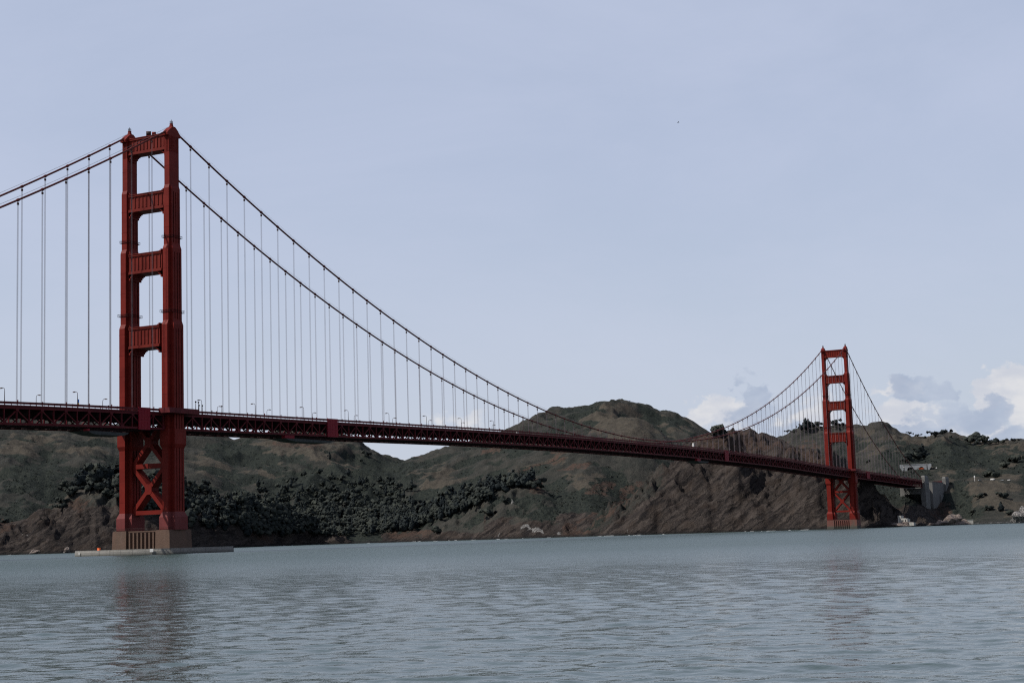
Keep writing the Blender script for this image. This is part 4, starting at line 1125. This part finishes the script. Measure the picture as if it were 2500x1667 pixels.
MB().box(-8.5, -4.2, -3, 3, -4, 9.2).build('tower_block', M_ruin, ru)
wl = MB(); wl.box(-4.2, -2.4, -3, 3, -4, 4.2); wl.box(-1.0, .9, -3, 3, -4, 4.2); wl.box(2.2, 4.4, -3, 3, -4, 5.0); wl.box(-2.4, -1.0, -2.2, 3, -4, 4.2); wl.box(.9, 2.2, -2.2, 3, -4, 4.2); wl.box(-4.2, 2.2, -3, 3, 4.2, 6.0)
wl.build('wall', M_ruin, ru)
for x in (-1.7, 1.55):
    MB().box(x - .62, x + .62, -2.24, -2.203, .4, 4.0).build('window', M_dark, ru)
MB().box(4.4, 12, -2.0, 2.0, -3, .8).build('landing', M_ruin, ru)
MB().bar((-.6, 0, 5.9), (-.6, 0, 10.5), .3).build('mast', M_lamp, ru)
hw = empty('sea_wall', place(2355, 2105, 1.0), math.atan2(DY[int((2355 + 360) / 4)], DX[int((2355 + 360) / 4)]) - math.pi / 2); tag(hw, 'low pale sea wall behind the brown rocks on the right shore', 'wall')
MB().box(-11, 11, -2, 2, -3, 4.8).build('wall_body', M_ruin, hw); MB().box(-11.3, 11.3, -2.3, 2.3, 4.8, 5.3).build('coping', M_ruin, hw)

# ------------------------------------------------------------------ trees
def foliage_mat(name, a, b_):
    m, t, b = base_mat(name)
    g = t.n('ShaderNodeNewGeometry').outputs['Position']
    ob = t.n('ShaderNodeObjectInfo').outputs['Random']
    n1 = t.math('ADD', t.math('MULTIPLY', t.noise(g, .05, 2, .5), .7), t.math('MULTIPLY', t.noise(g, .3, 3, .6), .3))
    f_ = t.math('ADD', t.math('MULTIPLY', t.ramp(n1, .36, .64), .75), t.math('MULTIPLY', ob, .25))
    t.l(t.mix(f_, (*a, 1), (*b_, 1)), b.inputs['Base Color']); b.inputs['Roughness'].default_value = .9
    b.inputs['Specular IOR Level'].default_value = .02
    an = t.n('ShaderNodeAttribute', attribute_name='crown_dir')
    vt = t.n('ShaderNodeVectorTransform', vector_type='VECTOR', convert_from='OBJECT', convert_to='WORLD'); t.l(an.outputs['Vector'], vt.inputs[0])
    gn = t.n('ShaderNodeNewGeometry')
    vm = t.n('ShaderNodeMix', data_type='VECTOR'); vm.inputs[0].default_value = 0.22
    nv = t.n('ShaderNodeVectorMath', operation='NORMALIZE'); t.l(vt.outputs[0], nv.inputs[0])
    t.l(nv.outputs[0], vm.inputs[4]); t.l(gn.outputs['Normal'], vm.inputs[5])
    nn = t.n('ShaderNodeVectorMath', operation='NORMALIZE'); t.l(vm.outputs[1], nn.inputs[0])
    t.l(nn.outputs[0], b.inputs['Normal'])
    return m
M_bark = flat('bark', (.055, .045, .038), .95, 1.0)
M_con = foliage_mat('cypress_foliage', (.014, .018, .020), (.029, .034, .033))
M_broad = foliage_mat('broadleaf_foliage', (.021, .025, .024), (.044, .048, .040))
def crown_pts(kind, seed, n):
    g = np.random.default_rng(seed); pts = []
    if kind == 'cypress':
        lob = [(g.normal(0, .08), g.normal(0, .08), .25 + .75 * i / 6, .34 - .24 * i / 6.0) for i in range(7)] + [(g.normal(0, .22), g.normal(0, .22), g.uniform(.3, .65), g.uniform(.12, .2)) for _ in range(5)]
    elif kind == 'flat':
        lob = [(g.normal(0, .30), g.normal(0, .30), g.uniform(.45, .88), g.uniform(.15, .25)) for _ in range(11)]
    elif kind == 'bush':
        lob = [(g.normal(0, .26), g.normal(0, .26), g.uniform(.10, .62), g.uniform(.2, .3)) for _ in range(13)]
    elif kind == 'shrub':
        lob = [(g.normal(0, .32), g.normal(0, .32), g.uniform(.15, .6), g.uniform(.2, .34)) for _ in range(9)]
    else:
        lob = [(g.normal(0, .24), g.normal(0, .24), g.uniform(.3, .82), g.uniform(.18, .30)) for _ in range(12)]
    wts = np.array([l[3] ** 2 for l in lob]); wts /= wts.sum()
    for k in g.choice(len(lob), n, p=wts):
        d = g.normal(size=3); d /= np.linalg.norm(d); q = lob[k]; r_ = q[3] * g.uniform(.35, 1.08)
        pts.append((q[0] + d[0] * r_, q[1] + d[1] * r_, max(.06, q[2] + d[2] * r_ * .8)))
    return np.array(pts), lob
def leaf_quads(pts, size, seed):
    g = np.random.default_rng(seed); n = len(pts)
    a = g.normal(size=(n, 3)); a /= np.linalg.norm(a, axis=1)[:, None]
    c = g.normal(size=(n, 3)); b = np.cross(a, c); b /= np.linalg.norm(b, axis=1)[:, None]
    s = size * g.uniform(.6, 1.3, n)[:, None]
    return np.stack([pts - a * s - b * s * .6, pts + a * s - b * s * .5, pts + a * s * .8 + b * s * .7, pts - a * s * .7 + b * s * .6], 1)
def quad_mesh(name, V, mat, D=None):
    me = bpy.data.meshes.new(name); n = len(V)
    me.vertices.add(n * 4); me.vertices.foreach_set('co', V.reshape(-1).astype(np.float32))
    me.loops.add(n * 4); me.loops.foreach_set('vertex_index', np.arange(n * 4, dtype=np.int32))
    me.polygons.add(n); me.polygons.foreach_set('loop_start', np.arange(0, n * 4, 4, dtype=np.int32))
    me.update(calc_edges=True); me.materials.append(mat)
    if D is not None:
        at_ = me.attributes.new('crown_dir', 'FLOAT_VECTOR', 'POINT'); at_.data.foreach_set('vector', np.repeat(D, 4, axis=0).astype(np.float32).ravel())
    return me
def outward(pts, c=(0, 0, .42)):
    d = pts - np.array(c); d = d / (np.linalg.norm(d, axis=1)[:, None] + 1e-6); d[:, 2] += .25
    return d
def ico(sub):
    import bmesh
    bm = bmesh.new(); bmesh.ops.create_icosphere(bm, subdivisions=sub, radius=1); bm.verts.ensure_lookup_table()
    v = np.array([x.co[:] for x in bm.verts]); f = np.array([[l.index for l in q.verts] for q in bm.faces]); bm.free(); return v, f
ICO1, ICO2 = ico(1), ico(2)
def lobe_quads(lob, k, ic, seed, sq=.8):
    # lumpy closed bodies, one per lobe; triangles stored as quads with a doubled corner split off
    g = np.random.default_rng(seed); out = []
    v0, f0 = ic
    for q in lob:
        v = v0 * (q[3] * k * (1 + g.uniform(-.22, .22, len(v0))))[:, None]; v[:, 2] *= sq
        v = v + np.array([q[0], q[1], q[2]]); v[:, 2] = np.maximum(v[:, 2], .04)
        t = v[f0]; out.append(np.stack([t[:, 0], t[:, 1], (t[:, 1] + t[:, 2]) / 2, t[:, 2]], 1))
    return np.concatenate(out)
PROTO = {}
for kind, mat in (('cypress', M_con), ('round', M_broad), ('flat', M_con), ('shrub', M_broad), ('bush', M_broad)):
    PROTO[kind] = []
    for sd_ in range(3):
        pts, lob = crown_pts(kind, sd_ * 7 + 3, 760)
        lq = leaf_quads(pts, .05 if kind != 'flat' else .062, sd_)
        if kind != 'flat':
            lq = np.concatenate([lq, lobe_quads(lob, .92, ICO2, sd_)])
        else:
            lq = np.concatenate([lq, lobe_quads(lob[:6], .6, ICO1, sd_)])
        cm = quad_mesh('crown', lq, mat, outward(lq.mean(1)))
        tb = MB(); tb.tube([(0, 0, -.12), (.01, 0, .2), (.0, .01, .5), (0, 0, .75)], .03, 6, [.045, .034, .024, .01])
        for q in lob[:6]:
            tb.tube([(0, 0, max(.12, q[2] * .5)), (q[0] * .6, q[1] * .6, q[2] * .8), (q[0], q[1], q[2])], .01, 4, [.016, .012, .005])
        PROTO[kind].append((tb.mesh('trunk', M_bark), cm))
tcount = 0
def tree(kind, pos, h, label, group, w=1.0):
    global tcount
    tm, cm = PROTO[kind][tcount % 3]; tcount += 1
    r_ = empty('tree', pos, (tcount * 2.4) % 6.28); r_.scale = (h * w, h * w, h)
    tag(r_, label, 'shrub' if kind == 'shrub' else 'tree', group)
    if kind == 'shrub': r_.name = 'shrub'
    link_mesh('trunk', tm, r_); link_mesh('crown', cm, r_)
    return r_
g = np.random.default_rng(21)
# ridge behind the far tower: (u, v of the foot, height m, kind)
T = [(1938, 1058, 9, 'flat', 'small sparse tree at the left end of the ridge-top row'), (1954, 1057, 10, 'round', 'low bushy tree left of the tall dark ridge-top tree'), (1970, 1052, 13, 'cypress', 'mid-sized dark tree beside the tallest ridge-top tree'),
     (1980, 1050, 24, 'cypress', 'tallest dark tree on the ridge left of the far tower'), (1988, 1049, 20, 'cypress', 'tall dark tree just right of the tallest ridge-top tree'), (1998, 1048, 13, 'round', 'bushy tree on the ridge touching the far tower leg'),
     (2010, 1047, 14, 'round', 'ridge-top tree half hidden by the left leg of the far tower'), (2034, 1046, 15, 'round', 'left bushy tree seen between the far tower legs'), (2046, 1046, 17, 'flat', 'middle spreading tree seen between the far tower legs'), (2058, 1046, 15, 'flat', 'right spreading tree seen between the far tower legs'),
     (2072, 1046, 12, 'flat', 'ridge-top tree behind the right leg of the far tower'), (2086, 1046, 9, 'flat', 'low flat tree just right of the far tower'),
     (1770, 1070, 24, 'round', 'lone dark round tree below the cables, left of the cliff top'), (1756, 1070, 12, 'round', 'smaller tree left of the lone dark round tree'),
     (2236, 1063, 9, 'flat', 'thin windswept tree on the right-hand skyline'), (2258, 1068, 8, 'flat', 'second thin windswept tree on the right-hand skyline'), (2270, 1070, 6, 'shrub', 'low skyline bush right of the thin windswept trees'),
     (2298, 1069, 14, 'flat', 'left open-crowned tree of the skyline pair'), (2318, 1067, 16, 'flat', 'right open-crowned tree of the skyline pair'), (2338, 1068, 6, 'shrub', 'small bush right of the skyline pair of trees'), (2352, 1072, 5, 'shrub', 'tiny bush on the falling skyline right of the pair'),
     (2386, 1083, 20, 'round', 'left part of the big dark skyline tree clump'), (2401, 1084, 25, 'round', 'tallest broad dark tree on the right-hand skyline'), (2416, 1086, 17, 'round', 'right shoulder of the big dark skyline tree clump'), (2433, 1086, 11, 'round', 'low tree in the row right of the big dark clump'),
     (2449, 1085, 12, 'round', 'middle tree in the low row right of the big clump'), (2463, 1084, 10, 'round', 'last tree in the low row right of the big clump'), (2488, 1082, 11, 'flat', 'single slender tree near the right end of the skyline'),
     (2228, 1118, 17, 'round', 'dark bush left of the trees above the tunnel'), (2238, 1112, 24, 'round', 'large dark tree above the left tunnel arch'), (2250, 1120, 22, 'round', 'wide dark tree directly above the tunnel portal'), (2262, 1112, 22, 'cypress', 'pointed dark tree above the right tunnel arch'), (2226, 1128, 12, 'shrub', 'low dark bush at the left end of the tunnel parapet'),
     (2464, 1142, 17, 'round', 'round dark tree alone on the right-hand slope'), (2424, 1163, 22, 'round', 'broad dark tree in the gully above the road'), (2438, 1165, 18, 'round', 'second dark tree in the gully above the road'), (2494, 1128, 22, 'round', 'dark tree cut by the right edge of the picture'), (2130, 1130, 8, 'shrub', 'round dark bush on the slope right of the far tower'),
     (2457, 1215, 15, 'round', 'round dark bush on the slope below the road'), (2400, 1215, 13, 'round', 'dark bush left of the round one below the road'), (2448, 1248, 15, 'cypress', 'pointed dark tree low on the right-hand slope'), (2420, 1245, 12, 'round', 'dark bush beside the pointed tree low on the slope'), (2468, 1256, 13, 'round', 'wide bush low on the slope near the sea stack'), (2380, 1252, 10, 'shrub', 'low bush near the dark gully above the right shore')]
for u, v, h, k, lab in T:
    if v > 1100 and k == 'round': k = 'bush'; h *= .85
    tree(k, ground_at(u, v) - Vector((0, 0, h * .03)), h * .88, lab, 'trees on the right-hand hills', 1.0 if k != 'cypress' else .9)
# trees along the top of the left bluff
BL = [(163, 1200, 17, 'round'), (178, 1196, 15, 'round'), (193, 1190, 20, 'cypress'), (204, 1186, 27, 'cypress'), (213, 1184, 22, 'cypress'), (226, 1182, 15, 'round'), (238, 1178, 24, 'cypress'), (249, 1176, 27, 'round'), (262, 1174, 20, 'cypress'), (274, 1172, 24, 'round'), (286, 1170, 26, 'cypress'), (297, 1168, 22, 'round'),
      (172, 1214, 12, 'round'), (186, 1210, 14, 'round'), (220, 1205, 15, 'round'), (240, 1204, 16, 'round'), (262, 1200, 16, 'cypress'), (284, 1196, 16, 'round'), (155, 1228, 10, 'shrub'), (150, 1244, 11, 'shrub'), (18, 1276, 9, 'shrub'), (262, 1218, 13, 'round'), (288, 1222, 12, 'shrub')]
for i, (u, v, h, k) in enumerate(BL):
    if u == 204: lab = 'tallest dark tree on the bluff left of the near tower'
    elif u == 163: lab = 'leftmost round tree of the stand on the left bluff'
    elif u == 18: lab = 'lone dark bush on the cliff edge at the far left'
    elif k == 'shrub': lab = 'dark bush on the rocky face of the left bluff'
    else: lab = 'dark tree in the stand on the left bluff'
    tree(k, ground_at(u, v, None) - Vector((0, 0, h * .03)), h, lab, 'stand of trees on the left bluff', .85 if k == 'cypress' else 1.0)
# conifers along the wooded ridge
k = 0
for i in range(64):
    t = i / 63.0; u = 985 + 320 * t + g.normal(0, 4)
    v = np.interp(u, [960, 1000, 1080, 1160, 1230, 1310], [1296, 1274, 1231, 1201, 1181, 1172]) + abs(g.normal(0, 9)) + 2
    h = g.uniform(14, 24)
    tree('cypress' if g.random() < .7 else 'round', ground_at(u, v) - Vector((0, 0, .6)), h, 'lowest dark conifer, at the left foot of the row on the wooded ridge' if i == 0 else 'uppermost dark conifer, at the right end of the row on the wooded ridge' if i == 63 else 'dark conifer in the long row climbing the wooded ridge', 'conifers on the wooded ridge', .8)
for u, v, h, lab in ((1307, 1192, 19, 'isolated round dark tree at the right end of the wooded ridge'), (1190, 1262, 14, 'dark tree alone on the reddish slope below the conifers'), (1066, 1300, 13, 'dark bush alone on the reddish shore bank'), (1236, 1228, 9, 'small dark bush beside the white-streaked rocks'), (1325, 1192, 9, 'low dark bush right of the isolated round tree')):
    tree('bush', ground_at(u, v), h, lab, 'single trees near the wooded ridge')
# forest filling the cove and the back of the bluff: nobody would count these
FV = {'cypress': [], 'round': []}; FD = {'cypress': [], 'round': []}
def forest(n, fu, fv, hmin, hmax, pc_):
    for _ in range(n):
        u = fu(); v = fv(u)
        if v is None: continue
        p = ground_at(u, v)
        if p.z < 2: continue
        kd = 'cypress' if g.random() < pc_ else 'round'
        h = g.uniform(hmin, hmax); wdt = h * g.uniform(.75, 1.1)
        if kd == 'cypress': wdt *= .75
        pts, _l = FP[kd][g.integers(0, 5)]; lb = lobe_quads(_l, .84, ICO1, g.integers(0, 99)); nl = len(lb)
        a = g.uniform(0, 6.28); ca, sa = math.cos(a), math.sin(a)
        q = np.stack([(pts[:, 0] * ca - pts[:, 1] * sa) * wdt + p.x, (pts[:, 0] * sa + pts[:, 1] * ca) * wdt + p.y, pts[:, 2] * h + p.z - .5], 1)
        lb = lb.reshape(-1, 3); lc = lb.reshape(nl, 4, 3).mean(1)
        lw = np.stack([(lb[:, 0] * ca - lb[:, 1] * sa) * wdt + p.x, (lb[:, 0] * sa + lb[:, 1] * ca) * wdt + p.y, lb[:, 2] * h + p.z - .5], 1).reshape(nl, 4, 3)
        FV[kd].append(np.concatenate([leaf_quads(q, .042 * h, g.integers(0, 1e6)), lw]))
        dd = outward(np.concatenate([pts, lc])); FD[kd].append(np.stack([dd[:, 0] * ca - dd[:, 1] * sa, dd[:, 0] * sa + dd[:, 1] * ca, dd[:, 2]], 1))
FP = {kd: [crown_pts(kd, s + 50, 150) for s in range(5)] for kd in ('cypress', 'round')}
# behind the near tower, down the back of the bluff
forest(330, lambda: g.uniform(300, 735), lambda u: np.interp(u, [300, 458, 550, 655, 735], [1178, 1190, 1215, 1245, 1282]) + g.uniform(0, 1) ** 1.0 * np.interp(u, [300, 460, 640, 735], [60, 100, 75, 30]), 12, 22, .45)
# floor of the valley
forest(760, lambda: g.uniform(590, 1010), lambda u: np.interp(u, [590, 700, 800, 900, 1010], [1300, 1308, 1310, 1308, 1284]) - abs(g.normal(0, .44)) * np.interp(u, [590, 700, 800, 900, 1010], [75, 105, 125, 120, 95]), 8, 17, .22)
forest(260, lambda: g.uniform(900, 1200), lambda u: g.uniform(np.interp(u, [900, 1000, 1100, 1200], [1230, 1275, 1236, 1205]), np.interp(u, [900, 1000, 1100, 1200], [1305, 1298, 1262, 1225])), 11, 20, .6)
for kd, mt, lb in (('cypress', M_con, 'dense dark evergreen wood filling the cove behind the near tower'), ('round', M_broad, 'dense bushy wood mixed among the evergreens in the cove')):
    me = quad_mesh('woodland', np.concatenate(FV[kd]), mt, np.concatenate(FD[kd])); o = link_mesh('woodland', me); tag(o, lb, None, None, 'stuff')

# low scrub clumps that roughen the open slopes
SV = []; SD = []
sh_pts = [crown_pts('shrub', s + 90, 16)[0] for s in range(6)]
cand = np.argwhere((scrub > .55) & (rock < .3) & (Z > 8) & (RAD < 3400))
pick = cand[g.choice(len(cand), min(len(cand), 6500), replace=False)]
for i, j in pick:
    h = g.uniform(1.0, 3.0); pts = sh_pts[g.integers(0, 6)]
    q = np.stack([pts[:, 0] * h * 1.5 + GX[i, j] + g.uniform(-3, 3), pts[:, 1] * h * 1.5 + GY[i, j] + g.uniform(-3, 3), pts[:, 2] * h + Z[i, j] - .4], 1)
    SV.append(leaf_quads(q, .24 * h, g.integers(0, 1e6))); SD.append(outward(pts, (0, 0, .1)))
o = link_mesh('scrub', quad_mesh('scrub', np.concatenate(SV), M_broad, np.concatenate(SD))); tag(o, 'low dark scrub scattered over the open slopes', None, None, 'stuff')

# thin line of surf where the water meets the rocks
SF = MB()
for k in range(60):
    u = g.choice([g.uniform(640, 900), g.uniform(1000, 1420), g.uniform(1440, 1620), g.uniform(1780, 2100), g.uniform(0, 300)])
    i = int(round((u - UC[0]) / 4.0)); jj = np.nonzero(Z[i] > .15)[0]
    if not len(jj): continue
    j = jj[0]; x, y = GX[i, j] - DX[i] * 3, GY[i, j] - DY[i] * 3; l_ = g.uniform(1, 6) * g.uniform(.3, 1); h = g.uniform(.02, .16); ang = AZ[i] + g.normal(0, .2)
    tx, ty = math.cos(-ang), math.sin(-ang)
    n = 5; rows = []
    for q in range(n + 1):
        t = q / n * 2 - 1; hh = h * (1 - t * t) + .06; wob = g.normal(0, .3)
        rows.append([(x + tx * l_ * t + wob, y + ty * l_ * t - 1.2, .02), (x + tx * l_ * t, y + ty * l_ * t, hh + .05), (x + tx * l_ * t - wob, y + ty * l_ * t + 1.2, .02)])
    SF.loft(rows)
M_foam = flat('sea_foam', (.7, .72, .72), .8, 2, .1)
tag(SF.build('surf', M_foam), 'broken white surf along the foot of the cliffs', None, None, 'stuff')

# ------------------------------------------------------------------ bird
bd = empty('bird', (380.7, -239.6, 111.6), R(40)); tag(bd, 'tiny dark bird flying high in the open sky', 'bird')
MB().tube([(-.28, 0, 0), (-.15, 0, .02), (.08, 0, .02), (.24, 0, .03), (.33, 0, .02)], .06, 6, [.02, .07, .08, .05, .01]).build('body', M_bird, bd, True)
for s in (-1, 1):
    MB().loft([[(-.08, s * .05, .03), (.12, s * .05, .03), (.12, s * .05, .05), (-.08, s * .05, .05)], [(-.06, s * .35, .16), (.1, s * .35, .16), (.1, s * .35, .175), (-.06, s * .35, .175)], [(-.12, s * .7, .08), (-.03, s * .7, .08), (-.03, s * .7, .09), (-.12, s * .7, .09)]]).build('wing', M_bird, bd)
